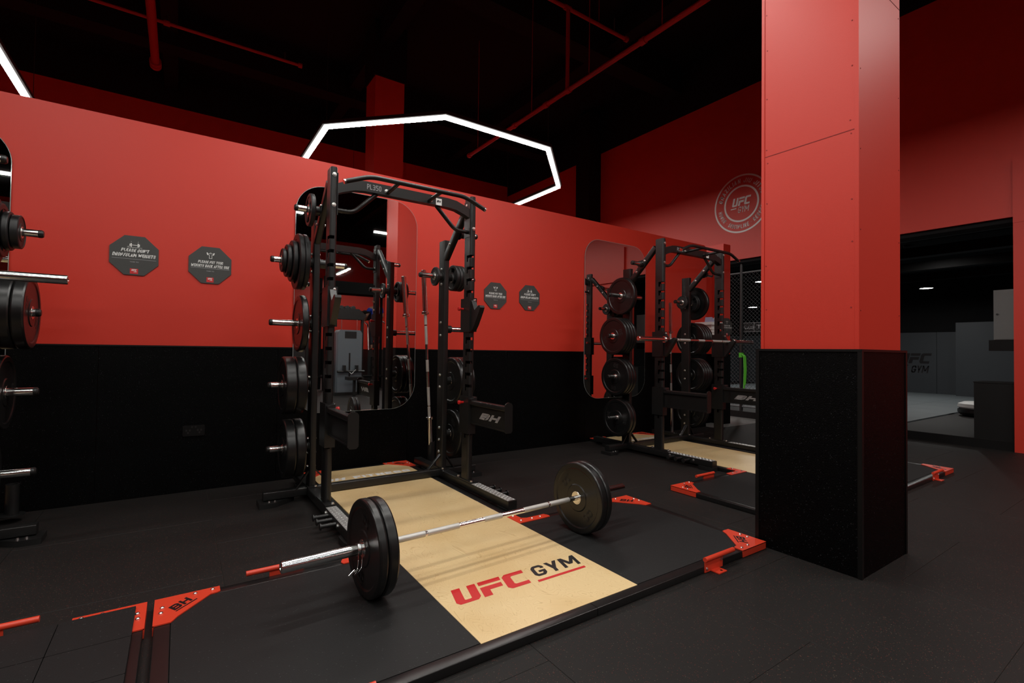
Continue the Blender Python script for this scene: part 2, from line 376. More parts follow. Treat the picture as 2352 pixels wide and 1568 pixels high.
def build_shell():
    # floor: sub-slab and one rubber tile per square the photo shows
    fl = struct(boxobj('floor', (-9, -14, -.25), (8.85, 13.4, -.0035), M_slab), 'black rubber tile floor with coloured flecks')
    base = {}
    def tile(x0, x1, y0, y1):
        key = (round(x1-x0, 3), round(y1-y0, 3)); g = .0008
        if key not in base:
            w, d = key; c = .001
            mb = MB()
            for zz in (0,):
                lo = [(g,g,-.0035),(w-g,g,-.0035),(w-g,d-g,-.0035),(g,d-g,-.0035)]
                mi_ = [(g,g,-c),(w-g,g,-c),(w-g,d-g,-c),(g,d-g,-c)]
                hi = [(g+c,g+c,0),(w-g-c,g+c,0),(w-g-c,d-g-c,0),(g+c,d-g-c,0)]
                mb.add(lo+mi_+hi, [(0,1,5,4),(1,2,6,5),(2,3,7,6),(3,0,4,7),(4,5,9,8),(5,6,10,9),(6,7,11,10),(7,4,8,11),(8,9,10,11)])
            o = mb.build('floor_tile', M_tile, None); base[key] = o.data
        else:
            o = bpy.data.objects.new('floor_tile', base[key]); COL.objects.link(o)
        o.parent = fl; o.location = (x0, y0, 0)
    for k in range(-2, 10):                      # 1 m tiles, every other column shifted by half a tile as in the photo
        x = -.785+k; x1 = min(x+1, 8.85); y = -1.0 if k % 2 == 0 else -.5
        if k % 2: tile(x, x1, -1.0, -.5)
        while y < WY-.01:
            y1 = min(y+1, WY)
            if not (x > 7.2 and y >= 4.4):
                tile(x, x1, y, y1 if not (x > 7.2 and y1 > 4.675) else 4.675)
            y += 1
    far = MB()                                      # the rest of the floor, out of view
    far.box((-9,-14,-.0035), (8.85,-1.002,0)); far.box((-9,-1.0,-.012), (-2.787,WY,0)); far.box((8.217+1,-1,-.012),(9.2,4.5,-.001)) if False else None
    o = far.build('floor_sheet', M_tile, fl); o['kind'] = 'stuff'
    boxobj('pale_floor_sheet', (7.215, 4.675, -.012), (8.85, 13.2, .002), M_lightfl, fl)
    boxobj('back_floor_sheet', (-9, 5.1, -.012), (7.2, 13.2, 0), M_tile, fl)
    # half wall with rubber dado
    w = MB()
    w.prism([(-9, 1.2), (7.215, 1.2), (7.215, 2.94), (7.16, 2.995), (-9, 2.995)], lambda u, v, q: (u, WY+q, v), 0, .2)
    w.box((-9, WY+.02, 0), (7.215, WY+.2, 1.2))
    wb = struct(w.build('wall_back', M_wall), 'red half wall with black rubber dado')
    x = -1.766-1.255*5
    first = None
    while x < 7.2:
        x1 = min(x+1.255, 7.215)
        mb = MB(); mb.box((x+.0015, WY-.008, .0), (x1-.0015, WY+.02, 1.2))
        mb.build('dado_panel', M_dado, wb); x = x1
    boxobj('dado_trim', (-9, WY-.012, 1.198), (7.215, WY-.001, 1.21), M_trim, wb)
    # recessed return next to the passage, and the pier
    mb = MB(); mb.box((7.215, WY+.22, 1.2), (7.70, WY+.30, 2.9)); o = struct(mb.build('wall_return', M_wall), 'recessed red wall piece beside the passage')
    boxobj('dado_panel', (7.215, WY+.215, 0), (7.70, WY+.30, 1.2), M_dado, o)
    mb = MB(); mb.box((7.70, WY, 1.2), (7.905, WY+.36, 3.1)); o = struct(mb.build('trim_1', M_wall), 'narrow red pier at the passage')
    boxobj('dado_panel', (7.695, WY-.008, 0), (7.91, WY+.365, 1.2), M_dado, o)
    # right wall with the wide opening
    XR = 8.85; T = .32
    w = MB()
    w.box((XR, -14, 0), (XR+T, 1.55, 6.3)); w.box((XR, 1.55, 3.02), (XR+T, 5.75, 6.3)); w.box((XR, 5.75, 0), (XR+T, 13.4, 6.3))
    wr = struct(w.build('wall_right', M_wall), 'tall red wall with a wide opening')
    boxobj('upper_band', (XR, -14, 6.3), (XR+T, 13.4, 7.4), M_black, wr)
    boxobj('opening_lintel', (XR+.05, 1.555, 2.96), (XR+T+.02, 5.745, 3.018), M_black, wr)
    boxobj('curb', (XR, 1.55, 0), (XR+T, 5.75, .118), M_trim, wr)
    mb = MB(); mb.box((XR-.05, .2, 2.93), (XR+.002, 1.55, 3.75)); mb.build('jamb_cladding', M_wall, wr)
    mb = MB(); mb.box((XR-.045, 1.32, 0), (XR+.001, 1.55, 2.93)); mb.build('jamb_post', M_wall, wr)
    # far wall of the hall behind the half wall, left wall, wall behind the camera
    o = struct(boxobj('wall_far', (-9, 13.4, 0), (9.2, 13.6, 6.62), M_wall), 'red wall at the far end of the hall')
    boxobj('upper_band', (-9, 13.4, 6.62), (9.2, 13.6, 7.4), M_black, o)
    o = struct(boxobj('wall_left', (-9.2, -14, 1.2), (-9, 13.6, 6.3), M_wall), 'red side wall')
    boxobj('dado_panel', (-9.2, -14, 0), (-8.99, 13.6, 1.2), M_dado, o); boxobj('upper_band', (-9.2, -14, 6.3), (-9, 13.6, 7.4), M_black, o)
    o = struct(boxobj('wall_front', (-9, -14.2, 1.2), (9.2, -14, 6.3), M_wall), 'red wall behind the viewer')
    boxobj('dado_panel', (-9, -14.2, 0), (9.2, -13.99, 1.2), M_dado, o); boxobj('upper_band', (-9, -14.2, 6.3), (9.2, -14, 7.4), M_black, o)
    # dark pier and duct against the far right wall
    o = struct(boxobj('wall_pier', (8.45, 9.05, 0), (8.85, 9.55, 7.3), M_black), 'dark pier on the far right wall')
    # ceiling with beams
    ce = struct(boxobj('ceiling', (-9.2, -14.2, 7.4), (9.2, 13.6, 7.6), M_black), 'black ceiling')
    for y in (2.2, 6.6, 11.0):
        boxobj('beam', (-9, y, 6.8), (8.85, y+.4, 7.4), M_black, ce)
    for x in (-5.2, -.4, 3.0, 6.6):
        boxobj('cross_beam', (x, -14, 7.0), (x+.25, 13.4, 7.4), M_black, ce)
build_shell()

def build_column():
    """free-standing boxed column near the camera: red board above, black rubber below"""
    o = MB(); o.box((3.072, 1.143, 1.22), (3.675, 1.68, 7.4))
    c = struct(o.build('column', M_wall), 'boxed red column with black rubber lower part')
    boxobj('rubber_cladding', (3.048, 1.120, 0), (3.695, 1.70, 1.222), M_dado, c)
    for n, a, b in (('corner_strip', (3.044, 1.116, 0), (3.066, 1.138, 1.23)), ('corner_strip', (3.044, 1.682, 0), (3.066, 1.704, 1.23)),
                    ('corner_strip', (3.678, 1.116, 0), (3.700, 1.138, 1.23))):
        boxobj(n, a, b, M_trim, c)
    mb = MB(); mb.box((3.043, 1.115, 1.222), (3.700, 1.705, 1.236)); mb.build('cap_trim', M_trim, c)
    # board edge strip, board joints, screw heads
    boxobj('edge_bead', (3.068, 1.139, 1.236), (3.086, 1.16, 7.4), M_wall, c)
    boxobj('edge_bead', (3.068, 1.665, 1.236), (3.082, 1.684, 7.4), M_wall, c)
    mb = MB(); mb.box((3.0705, 1.16, 2.458), (3.073, 1.66, 2.462)); mb.build('board_joint', M_seam, c)
    mb = MB(); mb.box((3.09, 1.1415, 3.36), (3.67, 1.144, 3.364)); mb.build('board_joint', M_seam, c)
    random.seed(3)
    for zz in (1.5, 1.82, 2.1, 2.4, 2.5, 2.8, 3.1, 3.35, 3.6):
        for yy in (1.178, 1.65):
            z = zz+random.uniform(-.06, .06); y = yy+random.uniform(-.006, .006)
            MB().cyl((3.0728, y, z), (3.0705, y, z), .004, 8).build('screw_head', M_seam, c)
    for zz in (1.45, 1.9, 2.35, 2.8, 3.3):
        for xx in (3.10, 3.655):
            MB().cyl((xx, 1.144, zz), (xx, 1.141, zz), .004, 8).build('screw_head', M_seam, c)
    # column in the hall behind the half wall
    mb = MB(); mb.box((2.93, 8.97, 0), (3.50, 9.5, 6.35))
    c2 = struct(mb.build('back_column', M_wall), 'red column rising behind the half wall')
    boxobj('column_head', (2.9, 8.94, 6.35), (3.53, 9.53, 7.4), M_black, c2)
build_column()

# ================================================================== LIGHTS
def light_ring(cx, cy, label, side=1.86, z=RING_Z, group='octagonal light rings'):
    t = thing('ring_light', (cx, cy, z), label, 'light', group)
    R = side*1.30656
    P = [Vector((cx+R*math.cos(math.radians(22.5+45*k)), cy+R*math.sin(math.radians(22.5+45*k)), z)) for k in range(8)]
    for k in range(8):
        a, b = P[k], P[(k+1) % 8]; d = (b-a).normalized(); n = Vector((-d.y, d.x, 0)); up = Vector((0, 0, 1))
        def sect(hw0, hw1, z0, z1, mi_side=0, mi_bot=0):
            # mitred box section
            tan = math.tan(math.radians(22.5))
            mb = MB()
            def c(s, w, zz, end):
                off = s*w
                return (b if end else a)+n*off+up*zz+d*((-1 if end else 1)*(off*tan))
            v = [c(-1, hw0, z0, 0), c(1, hw0, z0, 0), c(1, hw1, z1, 0), c(-1, hw1, z1, 0), c(-1, hw0, z0, 1), c(1, hw0, z0, 1), c(1, hw1, z1, 1), c(-1, hw1, z1, 1)]
            mb.add(v, [(0,1,5,4)], mi=mi_bot); mb.add(v, [(3,7,6,2), (1,2,6,5), (0,4,7,3), (0,3,2,1), (4,5,6,7)], mi=mi_side)
            return mb
        sect(.062, .062, .035, .085).build('housing', M_house, t)
        sect(.032, .038, -.004, .034, 1, 0).build('diffuser', [M_ring, M_leds], t)
    for k in (0, 2, 4, 6):
        p = P[k]; MB().cyl((p.x, p.y, z+.075), (p.x, p.y, 6.79), .004, 6).build('suspension_wire', M_house, t)
    return t
light_ring(3.99, 8.50, 'octagonal light ring hanging above the far side of the half wall')
light_ring(-4.02, 8.50, 'octagonal light ring at the upper left edge of the picture')
def light_bar(x, y, length, axis, label, z=RING_Z):
    t = thing('linear_light', (x, y, z), label, 'light', 'straight linear lights')
    d = Vector((1, 0, 0)) if axis == 'x' else Vector((0, 1, 0)); n = Vector((-d.y, d.x, 0)); c = Vector((x, y, z))
    def seg(hw, z0, z1, name, m, L=length/2):
        mb = MB(); v = []
        for e in (-1, 1):
            for s, zz in ((-1, z0), (1, z0), (1, z1), (-1, z1)): v.append(c+d*e*L+n*s*hw+Vector((0, 0, zz)))
        mb.add(v, [(0,1,5,4)], mi=0); mb.add(v, [(3,7,6,2), (1,2,6,5), (0,4,7,3), (0,3,2,1), (4,5,6,7)], mi=1 if isinstance(m, list) else 0)
        mb.build(name, m, t)
    seg(.06, .02, .075, 'housing', M_house); seg(.042, -.02, .019, 'diffuser', [M_led, M_leds], length/2-.005)
    for e in (-.8, .8):
        p = c+d*e*length/2; MB().cyl((p.x, p.y, z+.075), (p.x, p.y, 6.79), .003, 6).build('suspension_wire', M_house, t)
BARS = [(1.2, -12.0, 2.4, 'x', 'linear fill light added near the wall behind the viewer'), (8.0, -10.5, 1.5, 'x', 'linear fill light added in the far corner behind the viewer'), (5.75, -1.9, 2.2, 'x', 'linear fill light added behind the viewer to the right'), (-.6, -2.4, 2.2, 'x', 'linear fill light added behind the viewer to the left'), (1.55, 3.62, 1.9, 'x', 'linear light directly above the top beam of the middle rack'), (-1.3, 2.45, 1.9, 'x', 'linear light overhead left of the middle platform'), (1.6, 2.35, 1.9, 'x', 'linear light straight above the middle platform'),  # the behind-viewer entries here are added lamps brightening the column and rear wall
        (-1.3, .05, 1.9, 'x', 'linear light above and left of the viewer'), (1.4, .08, 1.9, 'x', 'linear light above the front edge of the middle platform'),
        (4.55, 1.75, 1.7, 'x', 'linear light hidden behind the top of the boxed red column'), (5.2, -.3, 1.7, 'x', 'linear light overhead right of the boxed column'),
        (5.35, -3.71, 1.84, 'x', 'linear light showing as a short line in the middle mirror'), (1.5, -2.9, 1.84, 'x', 'linear light showing at the left rim of the middle mirror'),
        (5.7, -11.5, 1.9, 'y', 'slanting linear light deep in the middle mirror'), (-4.5, 1.2, 1.9, 'x', 'linear light over the left power rack'), (-3.5, -3.5, 1.9, 'x', 'linear light behind the viewer on the left')]
for b in BARS: light_bar(*b)

# ================================================================== WALL THINGS
def mirror(x0, x1, z0, z1, label):
    cx, cz = (x0+x1)/2, (z0+z1)/2; w, h = x1-x0, z1-z0
    t = thing('wall_mirror', (cx, WY-.009, z0), label, 'mirror', 'frameless mirrors on the half wall')
    fn = lambda u, v, q: (cx+u, WY-.010-q, cz+v)
    MB().prism(rrect(w, h, .26, 12), fn, 0, .006).build('backing', M_edge, t)
    MB().flat(rrect(w-.008, h-.008, .256, 12), fn, .0068).build('mirror_face', M_mirror, t)
mirror(.866, 2.072, .59, 2.75, 'frameless mirror with rounded corners behind the middle power rack')
mirror(4.484, 5.694, .57, 2.75, 'frameless mirror with rounded corners behind the right power rack')
mirror(-2.22, -1.014, .59, 2.75, 'frameless mirror with rounded corners behind the left power rack')

def sign(cx, cz, y, which, label, sz=.155, rz=0):
    t = thing('octagonal_sign', (cx, y, cz-sz), label, 'sign', 'octagonal gym rule signs')
    k = sz*math.tan(PI/8); oct_ = [(sz,-k),(sz,k),(k,sz),(-k,sz),(-sz,k),(-sz,-k),(-k,-sz),(k,-sz)]
    fn = lambda u, v, q: (cx+u, y-q, cz+v)
    MB().prism(oct_, fn, 0, .008).build('panel', M_sign, t)
    W = .0088
    mb = MB()
    if which == 'drop':
        add_text(mb, "PLEASE DON'T", (-.085, .028, .095, .053), fn, W, .22, .25); add_text(mb, 'DROP/SLAM WEIGHTS', (-.138, -.012, .138, .015), fn, W, .22, .25)
    else:
        add_text(mb, 'PLEASE PUT YOUR', (-.09, .014, .095, .037), fn, W, .22, .25); add_text(mb, 'WEIGHTS BACK AFTER USE', (-.14, -.020, .14, .004), fn, W, .22, .25)
    mb.build('message', M_white, t)
    mb = MB(); mb.flat([(-.14, -.030), (.14, -.030), (.14, -.027), (-.14, -.027)], fn, W); mb.build('rule_line', M_grey, t)
    mb = MB(); add_text(mb, 'THANK YOU', (-.028, -.055, .028, -.047), fn, W); mb.build('thanks_line', M_grey, t)
    mb = MB(); mb.flat([(-.026, -.145), (.026, -.145), (.026, -.104), (-.026, -.104)], fn, W); mb.build('logo_patch', M_redv, t)
    mb = MB(); add_ufc(mb, (-.017, -.122, .017, -.109), fn, W+.0006); add_text(mb, 'GYM', (-.002, -.132, .016, -.125), fn, W+.0006, .2, .25)
    mb.build('logo', M_white, t)
    mb = MB()
    def ring(c, r, r2, n=14):
        for i in range(n):
            a, b = 2*PI*i/n, 2*PI*(i+1)/n
            mb.flat([(c[0]+r*math.cos(a), c[1]+r*math.sin(a)), (c[0]+r*math.cos(b), c[1]+r*math.sin(b)), (c[0]+r2*math.cos(b), c[1]+r2*math.sin(b)), (c[0]+r2*math.cos(a), c[1]+r2*math.sin(a))], fn, W)
    def bar(p, q, wd):
        p = Vector(p); q = Vector(q); d = (q-p).normalized(); n = Vector((-d.y, d.x))*wd/2
        mb.flat([tuple(p+n), tuple(p-n), tuple(q-n), tuple(q+n)], fn, W)
    if which == 'drop':
        zc = .082
        for sx in (-1, 1):
            bar((sx*.022, zc-.014), (sx*.022, zc+.014), .008); bar((sx*.030, zc-.009), (sx*.030, zc+.009), .005)
            bar((sx*.022, zc+.022), (sx*.022, zc+.030), .0015)
        bar((-.022, zc), (.022, zc), .004); bar((-.048, zc-.019), (.048, zc-.019), .002); bar((-.046, zc-.012), (-.034, zc-.012), .0015)
    else:
        zc = .098
        for sx in (-1, 1):
            bar((sx*.020, zc-.012), (sx*.026, zc+.008), .008); bar((sx*.018, zc-.008), (sx*.009, zc-.012), .003); bar((sx*.009, zc-.012), (sx*.010, zc-.040), .003)
        bar((-.020, zc), (.020, zc), .003); bar((-.011, zc-.040), (.011, zc-.040), .003); ring((0, zc+.004), .006, .0035)
    mb.build('pictogram', M_white, t)
sign(-.31, 1.918, WY, 'drop', 'dark octagonal "please don\'t drop/slam weights" sign, nearest the left edge')
sign(.203, 1.897, WY, 'back', 'dark octagonal "please put your weights back after use" sign left of the middle rack')
sign(3.075, 1.853, WY, 'back', 'dark octagonal "please put your weights back" sign just right of the middle rack')
sign(3.575, 1.863, WY, 'drop', 'dark octagonal "please don\'t drop" sign between middle rack and right mirror')
sign(7.80, 1.665, WY, 'back', 'small dark octagonal sign on the narrow red pier behind the right rack', sz=.155)

def socket():
    t = thing('wall_socket', (.115, WY-.009, .45), 'black double wall socket set in the rubber dado', 'socket')
    fn = lambda u, v, q: (.115+u, WY-.0082-q, .503+v)
    MB().prism(rrect(.155, .088, .008, 3), fn, 0, .008).build('face_plate', M_trim, t)
    for s in (-.04, .04):
        mb = MB()
        for a, b in ((-.012, .004), (.012, .004), (0, -.016)): mb.prism(rrect(.012, .016, .002, 2), lambda u, v, q: fn(u+s+a, v+b, q), .0075, .0085)
        mb.build('outlet', M_cap, t)
        MB().prism(rrect(.012, .012, .002, 2), lambda u, v, q: fn(u+s*.3, v+.03, q), .008, .011).build('switch', M_cap, t)
socket()

def round_logo():
    cy, cz, X = 5.25, 4.09, 8.85
    t = thing('wall_logo', (X-.001, cy, cz-.56), 'round white martial arts emblem lettered on the tall red wall', 'emblem')
    fn = lambda u, v, q: (X-.001-q, cy-u, cz+v)
    def ring(r0, r1, name):
        mb = MB(); n = 72
        for i in range(n):
            a, b = 2*PI*i/n, 2*PI*(i+1)/n
            mb.flat([(r0*math.cos(a), r0*math.sin(a)), (r1*math.cos(a), r1*math.sin(a)), (r1*math.cos(b), r1*math.sin(b)), (r0*math.cos(b), r0*math.sin(b))], fn, .002)
        mb.build(name, M_white, t)
    ring(.528, .56, 'outer_ring'); ring(.318, .352, 'inner_ring')
    def arc(txt, rad, h, mid, span, top, name):
        ws = []
        for ch in txt:
            if ch == ' ': ws.append(.55)
            elif ch == '-': ws.append(.6)
            elif ch == 'I': ws.append(.42)
            else: ws.append(1)
        tot = sum(ws); acc = 0; wl = span*rad/tot; words = [MB()]
        for ch, wd in zip(txt, ws):
            frac = (acc+wd/2)/tot-.5; acc += wd
            if ch == ' ': words.append(MB()); continue
            ang = mid-(frac*span if top else -frac*span)
            r = Vector((math.cos(ang), math.sin(ang))); tg = Vector((math.sin(ang), -math.cos(ang)))*(1 if top else -1); up = r if top else -r
            f2 = lambda u, v, q: fn(*(r*rad+tg*u+up*v), q)
            w = wl*wd*.82
            hb = (-w/2, -h/2, w/2, h/2) if ch != '-' else (-w/2, -.008, w/2, .008)
            add_text(words[-1], ch, hb, f2, .002, .185, .12)
        for mb in words: mb.build(name, M_white, t)
    arc('BRAZILIAN JIU JITSU', .440, .085, PI/2, 2.75, True, 'upper_lettering')
    arc('HONOR - DISCIPLINE - RESPECT', .440, .078, -PI/2, 2.85, False, 'lower_lettering')
    mb = MB(); add_ufc(mb, (-.19, -.035, .20, .125), fn, .002); mb.build('main_lettering', M_white, t)
    mb = MB(); add_text(mb, 'GYM', (-.07, -.17, .165, -.055), fn, .002, .15, .25, wscale=1.2); mb.flat([(-.215, -.085), (-.10, -.085), (-.094, -.065), (-.209, -.065)], fn, .002); mb.build('sub_lettering', M_white, t)
round_logo()

# sprinkler pipes under the ceiling
def pipes():
    g = 'red sprinkler pipes'
    t = thing('sprinkler_main', (4.83, 3.0, 5.2), 'long red sprinkler main running towards the far wall', 'pipe', g)
    MB().cyl((4.83, 1.5, 5.2), (4.83, 8.7, 5.2), .035).build('pipe', M_pipe, t)
    for y in (4.2, 5.65, 6.2, 7.1): MB().cyl((4.83, y-.04, 5.2), (4.83, y+.04, 5.2), .047).build('coupling', M_pipe, t)
    MB().cyl((4.83, 8.7, 5.2), (4.83, 8.76, 5.2), .05).build('end_cap', M_pipe, t)
    MB().cyl((4.83, 5.68, 5.2), (4.83, 5.68, 6.46), .03).build('riser', M_pipe, t)
    for y in (3.9, 5.2, 6.6, 8.4): MB().cyl((4.83, y, 5.2), (4.83, y, 7.4), .006, 6).build('hanger_rod', M_pipe, t)
    t = thing('sprinkler_branch', (4.83, 5.7, 6.5), 'short red sprinkler branch crossing above the main pipe', 'pipe', g)
    MB().cyl((2.5, 5.7, 6.5), (6.1, 5.7, 6.5), .03).build('pipe', M_pipe, t)
    MB().cyl((6.1, 5.7, 6.5), (6.16, 5.7, 6.5), .045).build('end_cap', M_pipe, t)
    MB().cyl((4.77, 5.7, 6.5), (4.89, 5.7, 6.5), .042).build('coupling', M_pipe, t)
    MB().cyl((5.85, 5.7, 6.5), (5.85, 5.7, 6.75), .012, 8).build('sprinkler_head', M_bolt, t)
    for x in (3.6, 5.5): MB().cyl((x, 5.7, 6.5), (x, 5.7, 7.4), .006, 6).build('hanger_rod', M_pipe, t)
    t = thing('sprinkler_main', (-.44, 9.0, 6.0), 'thick red sprinkler pipe ending above the left wall signs', 'pipe', g)
    MB().cyl((-.44, 4.5, 6.0), (-.44, 10.25, 6.0), .06).build('pipe', M_pipe, t)
    MB().cyl((-.44, 10.12, 6.0), (-.44, 10.2, 6.0), .085).build('flange', M_pipe, t)
    MB().cyl((-.44, 10.22, 6.0), (-.44, 10.3, 6.0), .085).build('flange', M_pipe, t)
    t = thing('sprinkler_branch', (.3, 8.84, 6.0), 'thin red sprinkler branch over the left part of the hall', 'pipe', g)
    MB().cyl((-4, 8.84, 6.0), (1.56, 8.84, 6.0), .024).build('pipe', M_pipe, t)
    MB().cyl((1.56, 8.84, 6.0), (1.62, 8.84, 6.0), .04).build('end_cap', M_pipe, t)
    for x in (-.25, 1.35): MB().cyl((x, 8.84, 6.0), (x, 8.84, 6.14), .016, 8).build('sprinkler_head', M_bolt, t)
    MB().cyl((-.30, 8.84, 6.0), (-.22, 8.84, 6.0), .04).build('coupling', M_pipe, t)
pipes()

# ================================================================== LIFTING PLATFORMS
ZP = .040
def platform(dx, label):
    t = thing('lifting_platform', (1.4675+dx, 1.628, 0), label, 'platform', 'lifting platforms')
    X0, X1, Y0, Y1 = -.063+dx, 3.022+dx, 1.628, 2.764          # wide front section
    NX0, NX1, YB = .953+dx, 1.985+dx, 4.862                     # narrow rear section under the rack
    WX0, WX1 = 1.015+dx, 1.922+dx
    def bar(a, b):  # square edge tube
        a = Vector(a); b = Vector(b); d = b-a
        MB().rtube(a, b, .058, .038, .004, side=(0, 1, 0) if abs(d.x) > abs(d.y) else (1, 0, 0)).build('edge_bar', M_frame, t)
    zc = .0195
    xm = (X0+X1)/2+.12
    bar((X0, Y0+.029, zc), (xm-.0015, Y0+.029, zc)); bar((xm+.0015, Y0+.029, zc), (X1, Y0+.029, zc))
    bar((X0+.029, Y0+.058, zc), (X0+.029, Y1-.058, zc)); bar((X1-.029, Y0+.058, zc), (X1-.029, Y1-.058, zc))
    bar((X0, Y1-.029, zc), (NX0+.03, Y1-.029, zc)); bar((NX1-.03, Y1-.029, zc), (X1, Y1-.029, zc))
    bar((NX0+.029, Y1, zc), (NX0+.029, YB-.058, zc)); bar((NX1-.029, Y1, zc), (NX1-.029, YB-.058, zc))
    bar((NX0, YB-.029, zc), (NX1, YB-.029, zc))
    # rubber and plywood tops
    boxobj('rubber_panel', (X0+.059, Y0+.059, 0), (WX0-.001, Y1-.059, ZP-.001), M_mat, t)
    boxobj('rubber_panel', (WX1+.001, Y0+.059, 0), (X1-.059, Y1-.059, ZP-.001), M_mat, t)
    boxobj('plywood_panel', (WX0, Y0+.052, 0), (WX1, 3.672, ZP), M_birch, t)
    boxobj('plywood_panel', (WX0, 3.674, 0), (WX1, YB-.059, ZP), M_birch, t)
    # lettering on the plywood
    mb = MB(); add_ufc(mb, (1.071+dx, 1.985, 1.525+dx, 2.128), XY(ZP), .0006, .26); mb.flat([(1.524+dx, 1.968), (1.842+dx, 1.968), (1.847+dx, 1.988), (1.529+dx, 1.988)], XY(ZP), .0006)
    mb.build('red_lettering', M_redv, t)
    mb = MB(); add_text(mb, 'GYM', (1.546+dx, 2.018, 1.881+dx, 2.127), XY(ZP), .0006, .19, .25, wscale=1.1); mb.build('black_lettering', M_blk, t)
    mb = MB(); add_text(mb, 'BH', (1.055+dx, 4.43, 1.265+dx, 4.512), XY(ZP), .0006, .28, .2, wscale=1.3); mb.build('white_lettering', M_white, t)
    mb = MB(); add_text(mb, 'FITNESS', (1.33+dx, 4.43, 1.866+dx, 4.512), XY(ZP), .0006, .26, 0, wscale=1.2); mb.build('white_lettering', M_white, t)
    # red corner plates; local frame: corner at origin, legs along +u and +v
    def corner(cx, cy, su, sv, flip=False, L=.25, narrow=False):
        W = .060; W2 = W if not narrow else .060
        fn = lambda u, v, q: (cx+su*u, cy+sv*v, ZP+q)
        poly = [(-.004,-.004),(L,-.004),(L,W-.010),(L-.012,W-.002),(L-.04,W+.002),(.082,L-.04),(.068,L-.014),(.058,L),(-.004,L)]
        if su*sv < 0: poly = poly[::-1]
        mb = MB(); mb.prism(poly, fn, 0, .005)
        for a, b in (((-.004,-.004),(L,0)), ((-.004,-.004),(0,L))) if not narrow else ():
            p = fn(a[0], a[1], -.036); q = fn(b[0], b[1], .004)
            mb.box(tuple(min(i, j) for i, j in zip(p, q)), tuple(max(i, j) for i, j in zip(p, q)))
        c = mb.build('corner_plate', M_redsteel, t)
        for u, v in ((L-.03, .022), (L-.10, .026), (.022, L-.10), (.026, .10)):
            p = fn(u, v, .005); MB().lathe([(0, .009), (.004, .0085), (.007, .005), (.0075, 0)], p, (0, 0, 1), 10).build('bolt', M_bolt, c)
        # cut-out lettering along the diagonal, tops towards the corner
        up = Vector((-su, -sv)).normalized(); right = Vector((up.y, -up.x)); ce = Vector((cx+su*.098, cy+sv*.098))
        f2 = lambda u, v, q: (ce.x+right.x*u+up.x*v, ce.y+right.y*u+up.y*v, ZP+.005+q)
        mb = MB(); add_text(mb, 'BH', (-.056, -.020, .052, .028), f2, .0008, .24, .25, wscale=1.4); mb.flat([(-.062, -.033), (.052, -.033), (.054, -.026), (-.060, -.026)], f2, .0008)
        mb.build('lettering', M_blk, c)
    corner(X0, Y1, 1, -1); corner(X1, Y1, -1, -1); corner(X0, Y0, 1, 1); corner(X1, Y0, -1, 1)
    corner(NX0, YB, 1, -1, narrow=True); corner(NX1, YB, -1, -1, narrow=True)
    # L brackets where the narrow part meets the wide one
    for s, nx in ((1, NX1), (-1, NX0)):
        fn = lambda u, v, q: (nx-s*.06+s*u, Y1-.06+v, ZP+q)
        poly = [(-.004,-.004),(.255,-.004),(.262,.02),(.245,.058),(.10,.058),(.062,.075),(.062,.17),(-.004,.17)]
        if s < 0: poly = poly[::-1]
        c = MB().prism(poly, fn, 0, .005).build('inner_bracket', M_redsteel, t)
        for u, v in ((.03, .13), (.03, .03), (.12, .028), (.19, .028)):
            MB().lathe([(0, .009), (.004, .0085), (.007, .005), (.0075, 0)], fn(u, v, .005), (0, 0, 1), 10).build('bolt', M_bolt, c)
    # band handles bolted to the edge
    def handle(xc, y, sy, mirror):
        fl = -1 if mirror else 1
        fx = lambda u: xc+fl*u
        c = MB()
        xa, xb = sorted((fx(-.082), fx(.082)))
        c.box((xa, min(y, y+sy*.005), .004), (xb, max(y, y+sy*.005), .074))
        c.tube([(fx(-.083), y+sy*.004, .074), (fx(.187), y+sy*.004, .074)], .013, 14)
        xa, xb = sorted((fx(-.028), fx(.045)))
        c.box((xa, min(y+sy*.005, y+sy*.055), .0015), (xb, max(y+sy*.005, y+sy*.055), .007))
        h = c.build('band_handle', M_redsteel, t)
        for u in (-.065, .065):
            MB().lathe([(0, .008), (.005, .007), (.006, 0)], (fx(u), y+sy*.005, .028+(.02 if u > 0 else -.005)), (0, sy, 0), 10).build('bolt', M_bolt, h)
        MB().cyl((fx(.018), y+sy*.038, .007), (fx(.018), y+sy*.038, .0085), .007, 10).build('fixing_hole', M_blk, h)
    handle(2.482+dx, Y0, -1, False); handle(.487+dx, Y0, -1, True)
    handle(.487+dx, Y1, 1, True); handle(2.482+dx, Y1, 1, False)
    if dx < 0:                      # the left platform is topped with square rubber tiles that lap over its frame
        for i in range(4):
            for j in range(4):
                x1 = -.131-.255*i; y1 = 2.727-.27*j
                MB().prism(rrect(.252, .267, .003, 2), lambda u, v, q: (x1-.1275+u, y1-.135+v, q), .0455, .0555).build('rubber_tile', M_mat, t)
platform(0, 'middle lifting platform with plywood strip between rubber panels, nearest the viewer')
platform(3.65, 'right lifting platform half hidden behind the boxed red column')
platform(-3.12, 'left lifting platform cut off by the lower left corner of the picture')

# ================================================================== POWER RACKS
RX = 1.47                                    # centre line of the middle rack
UX = (.895, 2.046)                           # centre lines of its two sides
def bolt(mb_parent, p, ax, r=.011, name='bolt'):
    return MB().lathe([(0, r*1.25), (.003, r*1.25), (.0031, r), (.010, r*.95), (.011, r*.6), (.0112, 0)], p, ax, 8).build(name, M_bolt, mb_parent)

